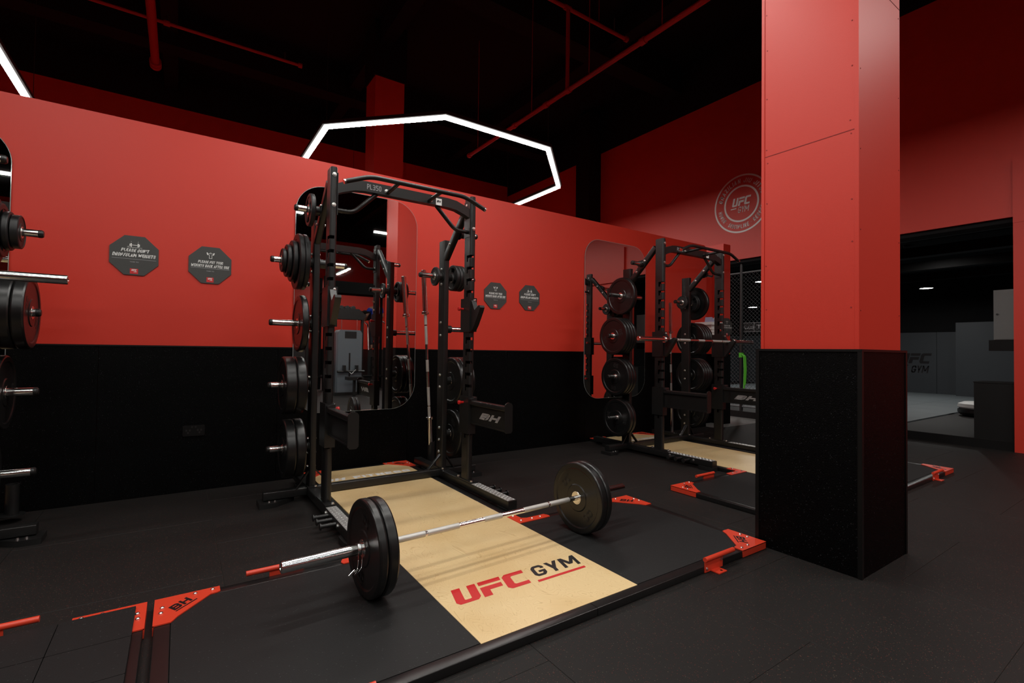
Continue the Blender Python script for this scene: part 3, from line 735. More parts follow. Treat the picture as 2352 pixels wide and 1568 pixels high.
def slotted_upright(ux, yc, z0=.108, z1=2.505):
    """thin-walled oval tube with keyhole slots cut through its front and both sides every 100 mm"""
    W, D, r, th = .05, .12, .018, .004
    def path(w, d, rr):
        P = []
        def arc(cx, cy, a0):
            for i in range(5):
                t = math.radians(a0+90*i/4); P.append((cx+rr*math.cos(t), cy+rr*math.sin(t)))
        arc(-w/2+rr, -d/2+rr, 180)                # front left corner
        arc(w/2-rr, -d/2+rr, 270)                 # front right corner
        P.extend([(w/2, -.016), (w/2, .006)])
        arc(w/2-rr, d/2-rr, 0); arc(-w/2+rr, d/2-rr, 90)
        P.extend([(-w/2, .006), (-w/2, -.016)])
        return P
    O = path(W, D, r); I = path(W-2*th, D-2*th, r-th); n = len(O)
    cls = []
    for i in range(n):
        if i <= 4: cls.append('front')             # left corner and the front face
        elif i <= 8: cls.append('corner')
        elif i == 9: cls.append('side')
        elif i == 10: cls.append('mid')
        elif i == n-2: cls.append('mid')
        elif i == n-1: cls.append('side')
        else: cls.append('back')
    m = MB()
    def layer(za, zb, drop):
        for i in range(n):
            if cls[i] in drop: continue
            j = (i+1) % n
            q = [O[i], O[j], I[j], I[i]]
            v = [(ux+x, yc+y, za) for x, y in q]+[(ux+x, yc+y, zb) for x, y in q]
            m.add(v, [(0, 1, 5, 4), (2, 3, 7, 6), (1, 2, 6, 5), (3, 0, 4, 7), (0, 3, 2, 1), (4, 5, 6, 7)])
    z = z0
    for zs in [2.0-.1*k for k in range(15, -1, -1)]:
        layer(z, zs-.040, ()); layer(zs-.040, zs-.010, ('mid',)); layer(zs-.010, zs+.014, ('mid', 'side', 'front')); z = zs+.014
    layer(z, z1, ())
    return m
def build_rack():
    t = thing('power_rack', (RX, 3.67, 0), 'rack', 'power rack', 'black power racks')
    for si, (ux, s) in enumerate(zip(UX, (-1, 1))):        # s: outward direction
        inn = -s
        # base beam with tread plate
        b = MB(); b.rtube((ux, 2.97, .072), (ux, 4.70, .072), .075, .062, .006, side=(1, 0, 0)).build('base_beam', M_steel, t)
        tp = MB(); tp.box((ux-.035, 2.985, .1025), (ux+.035, 3.52, .1055))
        tp = tp.build('tread_plate', M_diam, t)
        mb = MB()
        for i in range(26):
            for j in range(3):
                y = 2.998+i*.020; x = ux-.024+j*.024; a = PI/4*(1 if (i+j) % 2 else -1); dx, dy = .009*math.cos(a), .009*math.sin(a); nx, ny = -.0028*math.sin(a), .0028*math.cos(a)
                mb.add([(x-dx, y-dy, .1055), (x+nx, y+ny, .1055), (x+dx, y+dy, .1055), (x-nx, y-ny, .1055), (x, y, .1085)], [(0, 1, 4), (1, 2, 4), (2, 3, 4), (3, 0, 4)])
        o = mb.build('tread_lugs', M_diam, tp); o['kind'] = 'stuff'
        for y in (3.05, 4.45):
            MB().prism([(-.04, -.09), (.04, -.09), (.05, -.05), (.05, .06), (.03, .09), (-.03, .09), (-.05, .06), (-.05, -.05)], lambda u, v, q: (ux+s*.006+u, y+v, q), 0, .041).build('rubber_foot', M_cap, t)
        # front upright: long oval tube with keyhole slots
        YF0, YF1 = 3.61, 3.73; yc = 3.67
        up = slotted_upright(ux, yc).build('front_upright', M_steel, t)
        MB().prism(rrect(.044, .114, .015, 4), lambda a, b_, q: (ux+a, yc+b_, q), 2.505, 2.512).build('end_cap', M_cap, up)
        boxobj('base_flange', (ux-.036, 3.535, .1035), (ux+.036, 3.80, .112), M_steel, up)
        for yy in (3.555, 3.78): bolt(up, (ux+inn*.018, yy, .112), (0, 0, 1))
        for z in (2.455, 2.235):
            bolt(up, (ux, YF0, z), (0, -1, 0), .0125)
            bolt(up, (ux+inn*.025, yc+.01, z-.01), (inn, 0, 0), .0125)
            MB().cyl((ux+s*.0250, yc+.0, z+.01), (ux+s*.0254, yc, z+.01), .008, 10).build('bolt_hole', M_blk, up)
        # rear upright
        yr = 4.16
        u = MB(); u.rtube((ux, yr, .103), (ux, yr, 2.225), .05, .12, .008, side=(1, 0, 0)); ru = u.build('rear_upright', M_steel, t)
        boxobj('base_flange', (ux-.036, 4.07, .1035), (ux+.036, 4.25, .111), M_steel, ru)
        bolt(ru, (ux+inn*.02, 4.085, .111), (0, 0, 1))
        for z in (1.96, 1.82, 1.46, 1.34, .97, .86, .48, .37, .26):
            bolt(ru, (ux-.025, yr-.0+(.03 if False else 0), z), (-1, 0, 0)); bolt(ru, (ux+.025, yr, z), (1, 0, 0))
        # diagonal stay to the front upright
        d = MB(); d.rtube((ux, 4.115, 2.06), (ux, 3.735, 2.425), .05, .062, .008, side=(1, 0, 0)); dg = d.build('diagonal_stay', M_steel, t)
        for k in (.3, .62): bolt(dg, (ux-.025, 4.115-.38*k, 2.06+.365*k), (-1, 0, 0)); bolt(dg, (ux+.025, 4.115-.38*k, 2.06+.365*k), (1, 0, 0))
        # stabiliser leg and gusset at the rear
        g = MB(); g.rtube((ux+s*.037, 4.15, .072), (ux+s*.345, 4.15, .072), .07, .06, .006, side=(0, 1, 0)); lg = g.build('stabiliser_leg', M_steel, t)
        MB().prism([(-.06, -.10), (.045, -.10), (.14, -.03), (.20, .02), (.20, .06), (-.06, .06)] if s < 0 else [(-.06, -.10), (.045, -.10), (.14, -.03), (.20, .02), (.20, .06), (-.06, .06)][::-1],
                   lambda a, b_, q: (ux+s*(.34-a-.02), 4.15+b_, q), 0, .036).build('foot_pad', M_cap, lg)
        if s > 0: boxobj('paper_label', (ux+.075, 4.1165, .062), (ux+.125, 4.1175, .092), M_white, lg)
        for a in (.31, .27): bolt(lg, (ux+s*a, 4.085, .036), (0, 0, 1), .007)
        g = MB(); g.rtube((ux+s*.115, 4.13, .10), (ux+s*.022, 4.13, .235), .035, .012, .002, side=(0, 1, 0)); g.build('gusset', M_steel, lg)
        # gusset inside
        g = MB(); g.rtube((ux+inn*.15, 4.13, .105), (ux+inn*.025, 4.13, .235), .04, .012, .002, side=(0, 1, 0)); g.build('inner_gusset', M_steel, t)
        # storage pegs
        def peg(x0, dirx, L, y, z):
            p = thing_part('storage_peg')
            m = MB(); m.cyl((x0, y, z), (x0+dirx*.052, y, z), .036, 24).cyl((x0-dirx*.0, y, z), (x0+dirx*.006, y, z), .05, 24)
            pg = m.build('storage_peg', M_cap, t)
            MB().cyl((x0+dirx*.050, y, z), (x0+dirx*(L-.022), y, z), .0242, 24).build('sleeve', M_chrome, pg)
            MB().lathe([(0, .0246), (.016, .0246), (.024, .018), (.024, 0)], (x0+dirx*(L-.024), y, z), (dirx, 0, 0), 20).build('end_cap', M_cap, pg)
        for z in (1.89, 1.40, .913, .421): peg(ux+s*.025, s, .305, yr, z)
        peg(ux+s*.025, s, .185, 3.915, 2.252)
        peg(ux+inn*.025, inn, .225, yr, 1.89)
        # band pegs at the front of the base
        for k, y in enumerate((3.44, 3.345, 3.247)):
            m = MB(); m.cyl((ux+s*.0375, y, .074), (ux+s*.130, y, .074), .0135, 16).cyl((ux+s*.130, y, .074), (ux+s*.138, y, .074), .022, 18); m.build('band_peg', M_cap, t)
        for y in (3.495, 3.195): bolt(t, (ux+s*.0375, y, .078), (s, 0, 0))
        # J-cup
        zj = 1.36
        m = MB(); m.box((ux-.035, 3.595, zj), (ux+.035, 3.752, zj+.285)); jc = m.build('j_cup', M_steel, t)
        prof = [(3.596, .262), (3.588, .262), (3.560, .215), (3.537, .180), (3.520, .188), (3.470, .215), (3.452, .213), (3.446, .195), (3.460, .165), (3.535, .055), (3.575, .012), (3.596, .006)]
        MB().prism(prof, lambda a, b_, q: (ux+q, a, zj+b_), -.022, .022).build('hook', M_cap, jc)
        for z in (.265, .022): bolt(jc, (ux+.012, 3.595, zj+z), (0, -1, 0), .009)
        m = MB(); m.cyl((ux+inn*.035, 3.705, zj+.197), (ux+inn*.052, 3.705, zj+.197), .009, 12); m.lathe([(0, .009), (.012, .012), (.02, .017), (.032, .017), (.036, .012), (.036, 0)], (ux+inn*.05, 3.705, zj+.197), (inn, 0, 0), 16); m.build('pull_knob', M_knob, jc)
        # spotter arm
        m = MB(); m.box((ux-.036, 3.594, .50), (ux+.036, 3.748, .812)); sa = m.build('spotter_arm', M_steel, t)
        m = MB(); m.box((ux-.006, 3.045, .602), (ux+.006, 3.596, .752)); m.prism([(-.012, 0), (.012, 0), (.012, -.012), (-.012, -.012)], lambda a, b_, q: (ux+a, q, .602+b_), 3.045, 3.596)
        m.build('arm_plate', M_steel, sa)
        m = MB(); m.rtube((ux, 3.045, .766), (ux, 3.596, .766), .05, .036, .005, side=(1, 0, 0)); m.build('arm_rail', M_cap, sa)
        m = MB(); m.prism([(-.028, 0), (.028, 0), (.028, .028), (-.028, .012)], lambda a, b_, q: (ux+a, 3.558+q, .784+b_), 0, .036); m.build('rail_stop', M_cap, sa)
        m = MB(); m.prism([(-.034+.068*(.5-.5*math.cos(PI*k/10)), .785+.03*math.sin(PI*k/10)) for k in range(11)][::-1]+[(-.034, .60), (-.02, .585), (.02, .585), (.034, .60)], lambda a, b_, q: (ux+a, 3.035+q, b_), 0, .010); m.build('end_plate', M_steel, sa)
        m = MB(); fnl = lambda a, b_, q: (ux+inn*(.0062+q), 3.46-a if inn < 0 else 3.13+a, .632+b_)
        add_text(m, 'BH', (0, .012, .33, .066), fnl, .0008, .3, .45, wscale=1.7); m.build('lettering', M_grey, sa)
        m = MB(); m.cyl((ux+inn*.036, 3.68, .762), (ux+inn*.052, 3.68, .762), .009, 12); m.lathe([(0, .009), (.012, .012), (.02, .017), (.032, .017), (.036, .012), (.036, 0)], (ux+inn*.05, 3.68, .762), (inn, 0, 0), 16); m.build('pull_knob', M_knob, sa)
    # cross members
    MB().rtube((.93, 4.13, .076), (2.011, 4.13, .076), .062, .062, .006, side=(0, 1, 0)).build('rear_base_member', M_steel, t)
    MB().rtube((.92, 4.19, 1.40), (2.021, 4.19, 1.40), .05, .05, .006, side=(0, 1, 0)) if False else None
    # arched top beam
    pts = [(.92, 2.372), (1.02, 2.395), (1.10, 2.415), (1.19, 2.418), (1.75, 2.418), (1.84, 2.415), (1.92, 2.395), (2.021, 2.372)]
    pts = [(.92, 2.362), (.97, 2.385), (1.05, 2.412), (1.13, 2.420), (1.81, 2.420), (1.89, 2.412), (1.97, 2.385), (2.021, 2.362)]
    m = MB(); h = .038
    poly = [(x, z+h) for x, z in pts]+[(x, z-h) for x, z in reversed(pts)]
    m.prism(poly[::-1], lambda a, b_, q: (a, 3.625+q, b_), 0, .06); tb = m.build('top_beam', M_steel, t)
    for ux in UX:
        inn = 1 if ux < RX else -1
        boxobj('end_plate', (min(ux+inn*.0255, ux+inn*.031), 3.62, 2.17), (max(ux+inn*.0255, ux+inn*.031), 3.72, 2.475), M_steel, tb)
    m = MB(); add_text(m, 'PL350', (1.135, 2.400, 1.245, 2.440), lambda a, b_, q: (a, 3.6245-q, b_), .0006, .17, 0, wscale=.9); m.build('model_lettering', M_grey, tb)
    m = MB(); m.flat([(1.700, 2.383), (1.752, 2.383), (1.752, 2.438), (1.700, 2.438)], lambda a, b_, q: (a, 3.6245-q, b_), .0005); st = m.build('sticker', M_white, tb)
    m = MB(); add_text(m, 'BH', (1.707, 2.405, 1.745, 2.424), lambda a, b_, q: (a, 3.6245-q, b_), .0010, .28, .3, wscale=1.3); m.build('sticker_lettering', M_blk, tb)
    for x in (1.285, 1.655): bolt(tb, (x, 3.625, 2.412), (0, -1, 0), .0125)
    # angled pull-up bar in front, carried by two stubs
    cb = MB(); cb.tube([(.918, 3.40, 2.350), (1.09, 3.40, 2.418), (1.85, 3.40, 2.418), (2.022, 3.40, 2.350)], .0165, 16, bend=.06); cb = cb.build('pull_up_bar', M_steel, t)
    for p, q in (((.918, 3.40, 2.350), (.905, 3.40, 2.345)), ((2.022, 3.40, 2.350), (2.035, 3.40, 2.345))): MB().cyl(p, q, .0172, 16).build('chrome_plug', M_chrome, cb)
    for x in (1.30, 1.64): MB().tube([(x, 3.63, 2.405), (x, 3.40, 2.416)], .015, 12).build('stub', M_steel, cb)
    # neutral grips under the beam
    for s, ux in ((1, UX[0]), (-1, UX[1])):
        MB().tube([(ux+s*.026, 3.66, 2.213), (ux+s*.150, 3.66, 2.213), (ux+s*.325, 3.66, 2.385)], .0165, 16, bend=.05).build('side_grip', M_steel, t)
    # upright bar holder behind the right side
    m = MB(); m.lathe([(0, .07), (.006, .07), (.0061, .036), (.21, .036), (.21, .029), (.02, .029), (.02, 0)], (2.175, 4.655, .045), (0, 0, 1), 20); m.build('bar_holder', M_cap, t)
    MB().box((2.05, 4.62, .045), (2.19, 4.69, .06)).build('holder_bracket', M_steel, t)
    return t
def thing_part(n): return None
rack1 = build_rack()
rack2 = copy_tree(rack1); rack2.location.x += 3.65
rack3 = copy_tree(rack1); rack3.location.x += -3.09
rack1['label'] = 'middle black power rack standing over the nearest plywood strip'
rack2['label'] = 'black power rack on the right, partly behind the boxed red column'
rack3['label'] = 'black power rack cut off by the left edge of the picture'
for ch in rack2.children:
    if ch.name.startswith('j_cup'): ch.location.z -= .20

# ================================================================== WEIGHT PLATES
_pm = {}
def plate_mesh(kind, d, t):
    """meshes for one plate, axis x, inner face at x=0, outer face at x=t"""
    key = (kind, d, t)
    if key in _pm: return _pm[key]
    R = d/2
    mb = MB()
    if kind == 'bumper':
        rim = R*.84; hub = R*.36; rc = .0055
        half = [(0, .027), (.001, hub), (rc, hub+.006), (rc, rim-.008), (0.0, rim), (0, R-.010), (.003, R-.004), (.010, R)]
        prof = half+[(t-x, r) for x, r in reversed(half)]
        mb.lathe(prof, (0,0,0), (1,0,0), 56); mb.lathe([(t, .027), (0, .027)], (0,0,0), (1,0,0), 24)
        body = mb.build('bumper_plate', M_rubber, None, Vector((0,0,0)))
        h = MB(); h.lathe([(-.001, .0255), (-.001, .040), (.002, .042)], (0,0,0), (1,0,0), 28); h.lathe([(t-.002, .042), (t+.001, .040), (t+.001, .0255), (-.001, .0255)], (0,0,0), (1,0,0), 28)
        ins = h.build('steel_hub', M_chrome, None, Vector((0,0,0)))
        # raised weight marks on both faces
        l = MB()
        for sx, x0 in ((1, t-rc+.0012), (-1, rc-.0012)):
            for ang in (PI/2, -PI/2):
                up = Vector((0, math.cos(ang-PI/2+0)*0+math.cos(ang)*1, math.sin(ang)))
                c = Vector((0, math.cos(ang), math.sin(ang)))*((hub+rim)/2); tg = Vector((0, -c.z, c.y)).normalized()*(-1 if sx > 0 else 1); upv = c.normalized()
                tg = upv.cross(Vector((sx, 0, 0)))*-1
                add_text(l, '20', (-.038, -.024, .038, .024), lambda a, b, q: Vector((x0, 0, 0))+c+tg*a+upv*b, 0, .2)
        lt = l.build('raised_numerals', M_ltr_dim, None, Vector((0,0,0)))
        out = (body.data, [(ins.data, 'steel_hub'), (lt.data, 'raised_numerals')])
        for o in (body, ins, lt): bpy.data.objects.remove(o)
    elif kind == 'grip':
        ri, ro = R*.44, R*.78
        c = .004
        mb.lathe([(c, ro), (0, ro+c), (0, R-.007), (.003, R-.002), (.008, R), (t-.008, R), (t-.003, R-.002), (t, R-.007), (t, ro+c), (t-c, ro), (c, ro)], (0,0,0), (1,0,0), 40)
        mb.lathe([(0, .027), (0, ri-c), (c, ri), (t-c, ri), (t, ri-c), (t, .027), (0, .027)], (0,0,0), (1,0,0), 32)
        x0, x1 = t*.14, t*.86
        for k in range(3):
            a0 = PI/2+2*PI*k/3-.62; a1 = a0+1.24
            n = 6; P = [(ri-.004, a0+(a1-a0)*i/n) for i in range(n+1)]+[(ro+.004, a1-(a1-a0)*i/n) for i in range(n+1)]
            mb.prism([(r*math.cos(a), r*math.sin(a)) for r, a in P], lambda u, v, q: (q, u, v), x0, x1)
        body = mb.build('grip_plate', M_iron, None, Vector((0,0,0)))
        h = MB(); h.lathe([(t-.001, .040), (t+.0015, .038), (t+.0015, .0255), (-.0015, .0255), (-.0015, .038), (.001, .040)], (0,0,0), (1,0,0), 28); ins = h.build('steel_hub', M_bolt, None, Vector((0,0,0)))
        out = (body.data, [(ins.data, 'steel_hub')])
        for o in (body, ins): bpy.data.objects.remove(o)
    else:   # small solid disc
        ri = R*.52
        half = [(0, .027), (0, ri), (.004, ri+.004), (.004, R*.86), (0, R*.9), (0, R-.006), (.004, R)]
        mb.lathe(half+[(t-x, r) for x, r in reversed(half)]+[(0, .027)], (0,0,0), (1,0,0), 36)
        body = mb.build('disc_plate', M_iron, None, Vector((0,0,0)))
        h = MB(); h.lathe([(t-.001, .037), (t+.0015, .035), (t+.0015, .0255), (-.0015, .0255), (-.0015, .035), (.001, .037)], (0,0,0), (1,0,0), 24); ins = h.build('steel_hub', M_bolt, None, Vector((0,0,0)))
        out = (body.data, [(ins.data, 'steel_hub')])
        for o in (body, ins): bpy.data.objects.remove(o)
    _pm[key] = out
    return out
def plate(kind, d, t, x, y, z, dirx, label, group, rot=0, rz=0):
    """inner face at x, growing along dirx"""
    body, parts = plate_mesh(kind, d, t)
    o = bpy.data.objects.new({'bumper': 'bumper_plate', 'grip': 'grip_plate'}.get(kind, 'disc_plate'), body); COL.objects.link(o)
    m = Matrix.Translation((x, y, z)) @ Matrix.Rotation(rz, 4, 'Z') @ (Matrix.Rotation(PI, 4, 'Z') if dirx < 0 else Matrix.Identity(4)) @ Matrix.Rotation(rot, 4, 'X')
    o.matrix_world = m
    tag(o, label, 'weight plate', group)
    for me, nm in parts:
        c = bpy.data.objects.new(nm, me); COL.objects.link(c); c.parent = o
        if nm == 'raised_numerals': c['kind'] = 'stuff'
    return o
ORD = ['innermost', 'second', 'third', 'fourth', 'fifth', 'sixth']
def load_peg(dx, s, z, specs, where, inner=False, diag=False):
    ux = (UX[0] if (s < 0) != inner else UX[1])+dx
    dirx = s
    x = ux+dirx*(.025+.053); y = 4.16 if not diag else 3.915
    n = len(specs)
    nm = {1: ['only'], 2: ['inner', 'outer'], 3: ['inner', 'middle', 'outer']}.get(n) or (ORD[:n-1]+['outermost'])
    word = {'bumper': 'large black bumper plate', 'grip': 'black grip plate with hand holes', 'disc': 'small black disc plate'}
    for i, (k, d, t) in enumerate(specs):
        zc = z+.0245-.0268
        plate(k, d, t, x, y, zc, dirx, f'{nm[i]} {word[k]} on the {where}', 'plates on the '+where, rot=random.uniform(-2, 2))
        x += dirx*(t+.0015)
B = lambda t=.06: ('bumper', .45, t)
G = lambda d, t: ('grip', d, t)
random.seed(11)
def load_racks():
    w = 'middle rack'
    load_peg(0, -1, 2.252, [G(.245, .034)], f'topmost left peg of the {w}', diag=True)
    load_peg(0, -1, 1.89, [G(.44, .036), G(.44, .036), G(.325, .036), G(.255, .033), ('disc', .185, .028)], f'second left peg of the {w}')
    load_peg(0, -1, 1.40, [B(.050)], f'third left peg of the {w}')
    load_peg(0, -1, .913, [B(.072), B(.078)], f'fourth left peg of the {w}')
    load_peg(0, -1, .421, [B(.068), B(.072)], f'lowest left peg of the {w}')
    load_peg(0, 1, 1.89, [G(.245, .034), G(.245, .034), G(.245, .034)], f'upper right peg of the {w}')
    load_peg(0, -1, 1.89, [('disc', .175, .024)], f'inner right peg of the {w}', inner=True)
    load_peg(0, 1, .913, [B(.05), B(.05), B(.05)], f'third right peg of the {w}')
    load_peg(0, 1, .421, [B(.06), B(.06)], f'lowest right peg of the {w}')
    w = 'right rack'; d = 3.65
    load_peg(d, -1, 1.89, [B(.055)], f'upper left peg of the {w}')
    load_peg(d, -1, 1.40, [B(.04), B(.04), B(.045), B(.05)], f'second left peg of the {w}')
    load_peg(d, -1, .913, [B(.045), B(.045), B(.05)], f'third left peg of the {w}')
    load_peg(d, -1, .421, [B(.05), B(.055)], f'lowest left peg of the {w}')
    load_peg(d, 1, 1.89, [G(.245, .034), G(.245, .034), B(.05)], f'upper right peg of the {w}')
    load_peg(d, -1, 1.89, [('disc', .175, .024)], f'inner right peg of the {w}', inner=True)
    load_peg(d, 1, 1.40, [B(.05), B(.05), B(.05), B(.05)], f'second right peg of the {w}')
    load_peg(d, 1, .913, [B(.05), B(.05), B(.05), B(.05)], f'third right peg of the {w}')
    load_peg(d, 1, .421, [B(.06), B(.06)], f'lowest right peg of the {w}')
    w = 'left rack'; d = -3.09
    load_peg(d, 1, 1.89, [G(.44, .04), G(.325, .036), G(.235, .034), ('disc', .205, .04)], f'upper right peg of the {w}')
    load_peg(d, 1, 1.40, [B(.075), B(.075), B(.06)], f'second right peg of the {w}')
    load_peg(d, 1, .913, [B(.06), B(.05)], f'third right peg of the {w}')
    load_peg(d, 1, .421, [B(.055)], f'lowest right peg of the {w}')
load_racks()

# ================================================================== BARBELLS
def barbell(mw, label, L=2.2, rs=.0152, r=.0256):
    t = thing('barbell', (0, 0, 0), label, 'barbell', 'chrome barbells')
    h = L/2; sl = .42; c0 = h-sl-.03
    m = MB()
    m.lathe([(-c0, rs*.96), (c0, rs*.96)], (0,0,0), (1,0,0), 18)
    m.build('shaft', M_chrome, t)
    for a, b in ((-.585, -.421), (-.409, -.22), (-.06, .06), (.22, .409), (.421, .585)):
        m = MB(); m.lathe([(a, rs*.95), (a+.001, rs), (b-.001, rs), (b, rs*.95)], (0,0,0), (1,0,0), 18); m.build('knurled_grip', M_knurl, t)
    for s in (-1, 1):
        m = MB(); m.lathe([(c0, rs), (c0, .034), (c0+.004, .038), (c0+.026, .038), (c0+.03, .034), (c0+.03, r), (h-.003, r), (h, r-.003), (h, .012), (h-.004, .011), (h-.004, 0)], (0,0,0), (s, 0, 0), 28)
        m.build('sleeve', M_chrome, t)
    t.matrix_world = mw
    return t
BC = Vector((1.4755, 2.338, .265)); BR = math.atan2(.105, 2.2)
bar1 = barbell(Matrix.Translation(BC) @ Matrix.Rotation(BR, 4, 'Z'), 'loaded chrome barbell lying across the middle platform')
def on_bar(xl, dirx, d, t, label):
    p = BC+Matrix.Rotation(BR, 3, 'Z') @ Vector((xl, 0, 0))
    plate('bumper', d, t, p.x, p.y, p.z, dirx, label, 'plates on the platform barbell', rot=random.uniform(-1, 1), rz=BR)
on_bar(-.652, -1, .45, .050, 'inner bumper plate on the near left end of the floor barbell')
on_bar(-.704, -1, .45, .042, 'outer bumper plate on the near left end of the floor barbell')
on_bar(.652, 1, .45, .050, 'inner bumper plate on the far right end of the floor barbell')
on_bar(.704, 1, .45, .042, 'outer bumper plate on the far right end of the floor barbell')
def spring_collar():
    xl = -.765
    mw = Matrix.Translation(BC) @ Matrix.Rotation(BR, 4, 'Z')
    t = thing('spring_collar', mw @ Vector((xl, 0, -.027)), 'chrome spring collar clipped on the near barbell sleeve', 'collar')
    pts = []
    for i in range(4*20+1):
        a = 2*PI*i/20-PI*.35; pts.append(mw @ Vector((xl+.012-.0047*i/20, .0278*math.cos(a), .0278*math.sin(a))))
    MB().tube(pts, .0019, 6).build('coil', M_chrome, t)
    for s, x0 in ((-1, xl-.006), (1, xl+.012)):
        y = -.028*.4
        q = [(x0, -.0275, -.008), (x0-.004, -.034, -.035), (x0-.012, -.05, -.068), (x0-.05+s*.005, -.065, -.088), (x0-.056+s*.006, -.067, -.083), (x0-.03, -.058, -.065)]
        MB().tube([mw @ Vector(p) for p in q], .0019, 6, bend=.006).build('grip_wire', M_chrome, t)
spring_collar()
barbell(Matrix.Translation((5.13, 3.537, 1.36+.180+.0145-.20)) @ Matrix.Rotation(0, 4, 'Z'), 'empty barbell resting on the hooks of the right rack')
barbell(Matrix.Translation((-1.605, 3.537, 1.36+.180+.0145)) @ Matrix.Rotation(0, 4, 'Z'), 'empty barbell on the left rack poking in at the left edge')
def standing(p0, p1, L, label):
    p0 = Vector(p0); p1 = Vector(p1); d = (p1-p0).normalized(); q = Vector((1, 0, 0)).rotation_difference(d)
    barbell(Matrix.Translation(p0+d*L/2) @ q.to_matrix().to_4x4(), label, L)
standing((2.176, 4.658, .068), (2.035, 4.60, 2.0), 1.95, 'barbell stood upright in the holder of the middle rack')
standing((6.105, 4.70, .004), (6.0, 4.665, 1.95), 1.95, 'barbell stood upright on the floor behind the right rack')

# ================================================================== ROOM BEYOND THE OPENING
def next_room():
    fl = struct(boxobj('floor_mat_room', (9.17, -2, -.2), (19, 11, .10), M_tile), 'dark floor of the room beyond the opening')
    boxobj('threshold_sheet', (8.86, 1.56, .118), (9.6, 5.74, .12), M_tile, fl)
    # jigsaw mat field
    for i in range(9):
        for j in range(7):
            x0 = 9.82+i; y0 = 3.02+j
            if x0 > 18: continue
            boxobj('training_mat', (x0+.003, y0+.003, .1), (x0+.997, y0+.997, .121), M_mats, fl)
    for i in range(5):
        x0 = 13.4+i
        for y0 in (2.02, 1.02): boxobj('training_mat', (x0+.003, y0+.003, .1), (x0+.997, y0+.997, .121), M_mats, fl)
    w = struct(boxobj('wall_mat_room_end', (18.4, -2, .1), (18.6, 11, 3.6), M_black), 'dark end wall of the mat room')
    for a, b, h in ((4.83, 5.9, 1.92), (5.9, 7.1, 1.92), (7.1, 8.3, 1.92), (8.3, 9.5, 1.92), (9.5, 11, 1.92), (4.31, 4.83, 1.92)):
        boxobj('wall_pad', (18.33, a+.004, .12), (18.4, b-.004, h), M_pad, w)
    boxobj('wall_pad', (17.9, 1.0, .12), (18.35, 4.3, 2.16), M_pad, w)
    m = MB(); fn = lambda u, v, q: (18.325-q, 5.66-u, v)
    add_ufc(m, (-.10, 1.0, .72, 1.30), fn, .002); add_text(m, 'GYM', (.22, .72, .66, .93), fn, .002, .18, .25, wscale=1.1); m.flat([(-.15, .92), (.15, .92), (.16, .95), (-.14, .95)], fn, .002)
    m.build('pad_lettering', M_blk, w)
    o = struct(boxobj('wall_mat_room_left', (9.17, 11, .1), (18.6, 11.2, 3.6), M_black), 'dark side wall of the mat room')
    boxobj('wall_pad', (9.2, 10.95, .12), (18.4, 11.0, 1.92), M_pad, o)
    struct(boxobj('wall_mat_room_right', (9.17, -2.2, .1), (18.6, -2, 3.6), M_black), 'dark near wall of the mat room')
    ce = struct(boxobj('ceiling_mat_room', (9.17, -2.2, 3.6), (18.6, 11.2, 3.8), M_black), 'black ceiling of the mat room')
    for x in (10.5, 12.5, 14.5, 16.5): boxobj('ceiling_duct', (x, -2, 3.25), (x+.25, 11, 3.45), M_trim, ce)
    g = 'round ceiling downlights in the mat room'
    for k, (x, y, z, lab) in enumerate(((16.0, 4.42, 2.97, 'round downlight seen through the opening beside the red jamb'), (14.0, 7.70, 3.32, 'bright round downlight seen through the cage mesh beside the column'), (15.8, 8.95, 2.765, 'small round downlight seen lower through the cage mesh'), (13.0, 1.2, 3.2, 'round downlight deep in the mat room, hidden by the jamb'), (13.0, 4.0, 3.5, 'round downlight near the middle of the mat room'))):
        t = thing('downlight', (x, y, z), lab, 'light', g)
        MB().lathe([(.03, .01), (.03, .16), (0, .17), (0, .14), (.008, .135)], (x, y, z), (0, 0, 1), 24).build('bezel', M_house, t)
        MB().lathe([(.008, .135), (.004, .07), (.003, 0)], (x, y, z), (0, 0, 1), 24).build('lens', M_down, t)
        if z+.03 < 3.58: MB().cyl((x, y, z+.03), (x, y, 3.59), .01, 6).build('stem', M_house, t)
    # black box standing on the step
    t = thing('storage_box', (8.98, 1.76, .12), 'black box standing in the opening next to the red jamb', 'box')
    MB().box((8.875, 1.565, .12), (9.35, 1.948, .862)).build('carcass', M_boxb, t)
    MB().box((8.868, 1.558, .862), (9.357, 1.955, .875)).build('lid', M_boxb, t)
    t = thing('wall_cabinet', (10.0, 1.6, 1.45), 'pale grey metal cabinet mounted high beyond the opening', 'cabinet')
    MB().box((10.0, .9, 1.462), (10.25, 1.972, 2.20)).build('body', M_cabg, t)
    MB().prism(rrect(1.05, .72, .01, 3), lambda u, v, q: (10.0-q, 1.436+u, 1.831+v), 0, .012).build('door', M_cabg, t)
    MB().cyl((9.988, 1.93, 1.84), (9.97, 1.93, 1.84), .012, 10).build('lock', M_cap, t)
    MB().box((10.02, .88, 1.30), (10.3, 2.03, 1.46)).build('backing', M_trim, t)
    MB().box((10.1, 1.2, .1), (10.2, 1.7, 1.3)).build('wall_bracket', M_trim, t)
    t = thing('punch_shield', (12.35, 2.6, .121), 'white and black padded shield lying on the mats by the box', 'shield')
    m = MB(); m.lathe([(0, 0), (0, .30), (.05, .34), (.10, .34), (.125, .31)], (12.35, 2.6, .121), (0, 0, 1), 32); m.build('lower_pad', M_cap, t)
    m = MB(); m.lathe([(.125, .31), (.15, .34), (.21, .33), (.245, .25), (.25, 0)], (12.35, 2.6, .121), (0, 0, 1), 32); m.build('upper_pad', M_white, t)
    # cage fence in the opening
    X = 8.98
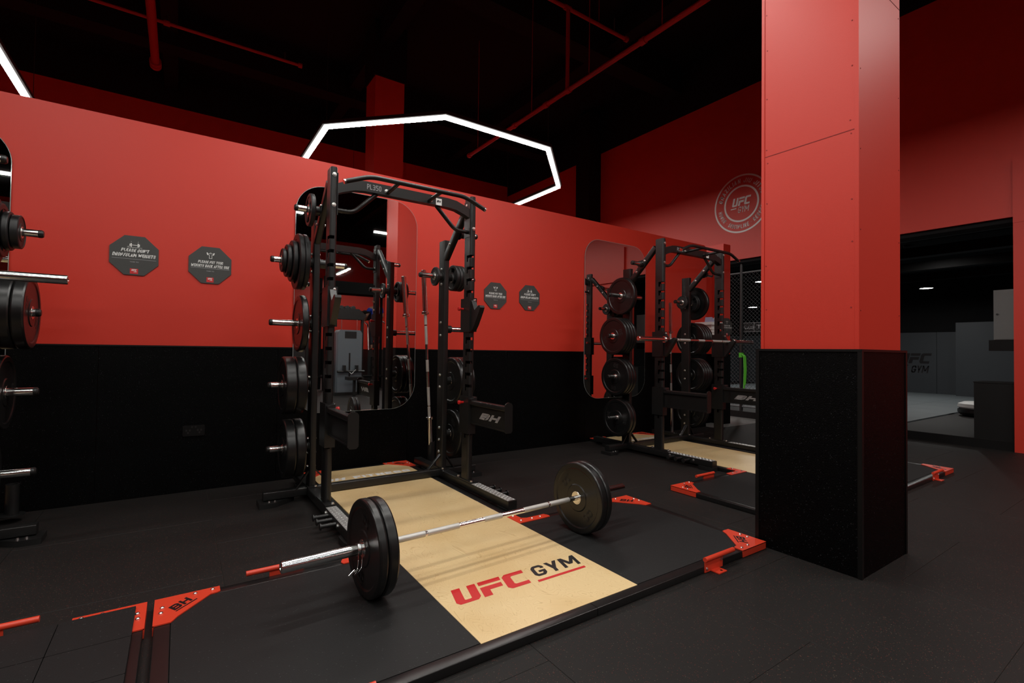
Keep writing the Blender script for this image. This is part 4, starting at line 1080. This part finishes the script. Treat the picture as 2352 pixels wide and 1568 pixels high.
    t = thing('cage_fence', (X, 4.5, .12), 'black chain link cage fence behind the passage', 'fence')
    for y in (3.3, 5.312): MB().cyl((X, y, .12), (X, y, 2.95), .030, 16).build('post', M_cap, t)
    for z in (2.775, .20): MB().cyl((X, 3.3, z), (X, 5.74, z), .018, 12).build('rail', M_fence, t)
    m = MB(); pitch = .075; y0, y1, z0, z1 = 3.3, 5.74, .2, 2.775
    def wire(sgn):
        k = -60
        while k < 80:
            c = k*pitch; k += 1
            # line z = sgn*(y-y0)+c
            pts = []
            ya, yb = y0, y1; za, zb = z0+c if sgn > 0 else z1-c, 0
            f = (lambda y: z0+c+(y-y0)) if sgn > 0 else (lambda y: z1-c-(y-y0))
            inv = (lambda z: y0+(z-z0-c)) if sgn > 0 else (lambda z: y0+(z1-c-z))
            a = max(y0, min(inv(z0), inv(z1))); b = min(y1, max(inv(z0), inv(z1)))
            if b-a < .01: continue
            off = .003*sgn
            m.tube([(X+off, a, f(a)), (X+off, b, f(b))], .0026, 4)
    wire(1); wire(-1)
    o = m.build('chain_link_mesh', M_fence, t); o['kind'] = 'stuff'
    MB().box((X+.012, 3.3, 1.628), (X+.016, 5.28, 1.806)).build('banner', M_trim, t)
    m = MB(); fn = lambda u, v, q: (X+.0105-q, 5.02-u, 1.66+v)
    add_text(m, 'THE GENERAL', (0, .03, 1.1, .10), fn, .0, .16); m.flat([(-.05, -.02), (-.042, -.02), (-.042, .14), (-.05, .14)], fn, 0)
    for za in (-.030, .140): m.flat([(-.26, za), (1.7, za), (1.7, za+.006), (-.26, za+.006)], fn, 0)
    m.build('banner_lettering', M_grey, t)
    m = MB(); fn = lambda u, v, q: (X+.0105-q, 5.27-u, 1.69+v)      # cursive script left of the divider
    for pl in ([(0,.05),(.012,.05),(.02,.0),(.05,.0),(.05,.012),(.03,.012),(.012,.06)], [(.06,0),(.10,0),(.10,.04),(.09,.04),(.09,.012),(.06,.012)], [(.11,0),(.19,0),(.19,.05),(.18,.05),(.18,.012),(.11,.012)], [(.125,.03),(.165,.03),(.165,.04),(.125,.04)]): m.flat(pl, fn, 0)
    m.build('script_lettering', M_grey, t)
    MB().cyl((X, 5.312, 1.62), (X, 5.312, 1.72), .036, 12).build('post_sleeve', M_cap, t)
    t = thing('green_strap', (X-.03, 5.312, .36), 'bright green strap looped over the cage post', 'strap')
    MB().lathe([(0, .032), (0, .044), (.09, .044), (.09, .032)], (X, 5.312, 1.14), (0, 0, 1), 16).build('loop', M_green, t)
    for k, (a, b) in enumerate(((.075, .38), (.105, .62))):
        m = MB(); m.tube([(X-.03, 5.312-.03, 1.20), (X-.035, 5.312-a, 1.17), (X-.033, 5.312-a-.012, .9), (X-.03, 5.312-a+.005, b)], .016 if k == 0 else .012, 8, bend=.05); m.build('hanging_end', M_green, t)
next_room()

def dispenser():
    t = thing('wall_dispenser', (7.03, 4.70, 1.36), 'white wall dispenser half hidden behind the right rack plates', 'dispenser')
    MB().prism([(-.09, 0), (.09, 0), (.115, .30), (-.115, .30)], lambda u, v, q: (7.05+u, 4.60+q, 1.36+v), 0, .276).build('tapered_body', M_white, t)
    for k in range(4): MB().box((6.93-.004*k, 4.592, 1.50+.045*k), (7.17+.004*k, 4.8, 1.505+.045*k)).build('rib', M_white, t)
    MB().box((6.90, 4.575, 1.66), (7.20, 4.876, 1.705)).build('rim', M_white, t)
    t = thing('paper_stack', (7.02, 4.68, 1.705), 'folded leaflets lying on the white wall dispenser', 'paper')
    MB().prism([(0, 0), (.14, 0), (.02, .08)], lambda u, v, q: (6.96+u, 4.62+q, 1.706+v), 0, .12).build('leaflet', mat('pale_blue_paper', (.35, .38, .55, 1), .6), t)
    MB().prism([(0, 0), (.10, 0), (.07, .11)], lambda u, v, q: (7.03+u, 4.60+q, 1.706+v), 0, .05).build('leaflet', M_white, t)
dispenser()

# ================================================================== BEHIND THE VIEWER (seen in the mirrors)
def machines():
    t = thing('cable_machine', (3.69, -3.4, 0), 'grey shrouded cable machine reflected in the middle mirror', 'machine')
    m = MB(); m.prism([(-.31, .08), (.31, .08), (.31, 1.62), (.26, 1.70), (-.26, 1.70), (-.31, 1.62)], lambda u, v, q: (3.69+u, -3.2+q, v), -.45, 0); m.build('shroud', M_shroud, t)
    boxobj('centre_slot', (3.66, -3.199, .45), (3.70, -3.196, 1.1), M_blk, t)
    boxobj('instruction_panel', (3.55, -3.199, 1.48), (3.85, -3.196, 1.66), M_blk, t)
    for x in (-.2, .2): MB().cyl((3.69+x, -3.3, 1.70), (3.69+x, -3.3, 2.02), .012, 8).build('guide_rod', M_chrome, t)
    MB().prism([(-.34, 1.98), (.34, 1.98), (.42, 2.10), (.22, 2.26), (-.22, 2.26), (-.42, 2.10)], lambda u, v, q: (3.69+u, -3.22+q, v), -.28, 0).build('crown', M_steel, t)
    for x in (-.38, .38): MB().rtube((3.69+x, -3.45, 0), (3.69+x, -3.45, 2.1), .07, .07, .01).build('frame_post', M_steel, t)
    MB().tube([(3.35, -3.12, .62), (4.05, -3.12, .62)], .03, 12).build('knee_roller', M_cap, t)
    for x in (-.16, .16): MB().box((3.69+x-.03, -3.2, .62), (3.69+x+.03, -3.08, .78)).build('pulley_block', M_cap, t)
    MB().tube([(3.55, -3.1, .68), (3.69, -3.02, .56), (3.83, -3.1, .68)], .008, 6).build('rope', M_chrome, t)
    boxobj('base_frame', (3.3, -3.9, 0), (4.08, -3.15, .08), M_steel, t)
    boxobj('seat', (3.5, -2.95, .42), (3.88, -2.6, .5), M_cap, t)
    boxobj('seat_post', (3.66, -2.82, .0), (3.72, -2.74, .42), M_steel, t)
    # tall storage rack with dumbbells
    t = thing('storage_rack', (4.3, -5.2, 0), 'tall black storage rack in the middle mirror', 'rack')
    for x in (3.45, 5.3):
        for y in (-5.5, -4.95): MB().rtube((x, y, 0), (x, y, 3.3), .07, .07, .01).build('rack_post', M_matte, t)
    boxobj('shelf', (3.42, -5.52, .35), (5.33, -4.93, .40), M_matte, t); boxobj('shelf', (3.42, -5.52, 2.30), (4.75, -4.93, 2.35), M_matte, t); boxobj('shelf', (3.42, -5.52, 2.85), (5.33, -4.93, 2.9), M_matte, t)
    boxobj('top_panel', (3.42, -5.0, 2.85), (5.33, -4.94, 3.2), M_matte, t)
    w = {0: 'leftmost', 1: 'second', 2: 'third', 3: 'fourth', 4: 'rightmost'}
    for k in range(5):
        x = 3.6+k*.17
        d = thing('dumbbell', (x, -5.15, 2.35), f'{w[k]} dumbbell on the tall storage rack in the mirror', 'dumbbell', 'dumbbells on the storage rack')
        for e in (-.11, .11): MB().lathe([(0, 0), (0, .05), (.015, .07), (.085, .07), (.1, .05), (.1, 0)], (x-.0, -5.15+e-.05, 2.42), (0, 1, 0), 16).build('head', M_iron, d)
        MB().cyl((x, -5.25, 2.42), (x, -5.05, 2.42), .016, 10).build('handle', M_chrome, d)
    # bench press and treadmill frames to fill the reflected floor
    t = thing('lever_machine', (2.55, -4.2, 0), 'black lever machine left of the cable machine in the mirror', 'machine')
    for x in (2.3, 2.85): MB().rtube((x, -4.3, 0), (x, -4.3, 1.7), .08, .08, .01).build('frame_post', M_steel, t)
    MB().tube([(2.3, -4.25, 1.65), (2.3, -3.7, 1.3), (2.3, -3.5, .9)], .025, 10, bend=.1).build('lever_arm', M_white, t)
    MB().tube([(2.85, -4.25, 1.65), (2.85, -3.7, 1.3), (2.85, -3.5, .9)], .025, 10, bend=.1).build('lever_arm', M_white, t)
    boxobj('backrest', (2.42, -4.05, .55), (2.73, -3.92, 1.35), M_cap, t); boxobj('seat', (2.42, -4.0, .42), (2.73, -3.55, .52), M_cap, t); boxobj('base', (2.25, -4.4, 0), (2.9, -3.4, .08), M_steel, t)
    cx = 5.49
    t = thing('stair_climber', (cx, -6.6, 0), 'black stair climber carrying a person in the mirror', 'machine')
    boxobj('housing', (cx-.4, -7.3, 0), (cx+.4, -6.1, 1.18), M_cap, t)
    for k in range(2): boxobj('step', (cx-.3, -6.1+k*.22, .0), (cx+.3, -5.88+k*.22, .96-k*.22), M_steel, t)
    for x in (-.35, .35): MB().tube([(cx+x, -6.2, 1.15), (cx+x, -6.3, 2.0), (cx+x, -7.0, 2.2)], .025, 10, bend=.1).build('hand_rail', M_chrome, t)
    boxobj('console', (cx-.25, -7.15, 2.2), (cx+.25, -7.05, 2.55), M_cap, t)
    MB().rtube((cx, -7.1, 1.18), (cx, -7.1, 2.25), .1, .08, .01).build('console_post', M_steel, t)
machines()

def person():
    X, Y, Z = 5.49, -6.62, 1.18
    t = thing('person', (X, Y, Z), 'person in blue shirt on the stair climber in the mirror', 'person')
    def skin(name, pts, edges, rad, m, sub=2):
        me = bpy.data.meshes.new(name); me.from_pydata([tuple(Vector(p)) for p in pts], edges, []); me.materials.append(m)
        o = bpy.data.objects.new(name, me); COL.objects.link(o); o.parent = t
        md = o.modifiers.new('skin', 'SKIN'); sl = me.skin_vertices[0].data
        for v, r in zip(sl, rad): v.radius = r if isinstance(r, tuple) else (r, r)
        sl[0].use_root = True
        sb = o.modifiers.new('sub', 'SUBSURF'); sb.levels = sub; sb.render_levels = sub
        for p in me.polygons: p.use_smooth = True
        md.use_smooth_shade = True
        return o
    skn = mat('skin', (.38, .20, .13, 1), .5); shirt = mat('blue_shirt', (.012, .05, .45, 1), .7); leg = mat('dark_trousers', (.01, .012, .02, 1), .7); hair = mat('dark_hair', (.012, .009, .007, 1), .6)
    # one continuous body: pelvis, spine, neck, head, arms, legs
    P = [(0,0,.92),(0,.01,1.10),(0,.01,1.28),(0,0,1.42),(0,-.01,1.50),(0,-.03,1.58),(0,-.03,1.70),
         (-.19,0,1.40),(-.27,-.06,1.16),(-.25,-.28,1.02),(-.25,-.36,1.02), (.19,0,1.40),(.27,-.06,1.16),(.25,-.28,1.02),(.25,-.36,1.02),
         (-.10,0,.88),(-.11,-.05,.48),(-.11,.02,.07),(-.11,-.14,.03), (.10,0,.88),(.11,-.12,.52),(.11,-.02,.12),(.11,-.16,.09)]
    E = [(0,1),(1,2),(2,3),(3,4),(4,5),(5,6),(3,7),(7,8),(8,9),(9,10),(3,11),(11,12),(12,13),(13,14),(0,15),(15,16),(16,17),(17,18),(0,19),(19,20),(20,21),(21,22)]
    Rr = [(.15,.11),(.14,.10),(.17,.11),(.13,.08),.055,.085,.095,.07,.048,.038,.035,.07,.048,.038,.035,.09,.062,.042,.04,.09,.062,.042,.04]
    skin('body', P, E, Rr, skn)
    skin('shirt', [(0,0,.98),(0,.01,1.12),(0,.01,1.29),(0,0,1.44),(-.19,0,1.41),(-.245,-.04,1.25),(.19,0,1.41),(.245,-.04,1.25)], [(0,1),(1,2),(2,3),(3,4),(4,5),(3,6),(6,7)], [(.165,.125),(.155,.115),(.185,.125),(.13,.09),.085,.07,.085,.07], shirt)
    skin('trousers', [(0,0,.96),(0,0,.90),(-.10,0,.87),(-.11,-.05,.48),(-.11,.01,.15),(.10,0,.87),(.11,-.12,.52),(.11,-.03,.20)], [(0,1),(1,2),(2,3),(3,4),(1,5),(5,6),(6,7)], [(.162,.122),(.16,.12),.102,.075,.06,.102,.075,.06], leg)
    skin('hair', [(0,.0,1.66),(0,-.01,1.76)], [(0,1)], [.095,.088], hair)
    for s in (-1, 1):
        for k in range(4):
            x = s*.25+(k-1.5)*.019
            skin('finger', [(x,-.36,1.03),(x,-.405,1.035),(x,-.42,1.005)], [(0,1),(1,2)], [.010,.009,.008], skn, 1)
        skin('thumb', [(s*.21,-.345,1.02),(s*.19,-.38,1.01),(s*.20,-.405,.995)], [(0,1),(1,2)], [.011,.010,.009], skn, 1)
    # face turned to the console
    for s in (-1, 1): MB().lathe([(0, .0), (.003, .010), (.006, 0)], (X+s*.034, Y-.118, Z+1.675), (0, -1, 0), 8).build('eye', M_white, t)
    MB().lathe([(0, .012), (.02, .014), (.03, 0)], (X, Y-.115, Z+1.64), (0, -1, -.2), 8).build('nose', skn, t)
    MB().lathe([(0, .02), (.004, 0)], (X, Y-.112, Z+1.605), (0, -1, 0), 8).build('mouth', mat('lips', (.3, .08, .07, 1), .5), t)
    for s in (-1, 1): MB().lathe([(-.02, 0), (-.01, .02), (.01, .02), (.02, 0)], (X+s*.095, Y-.03, Z+1.66), (1, 0, 0), 8).build('ear', skn, t)
person()
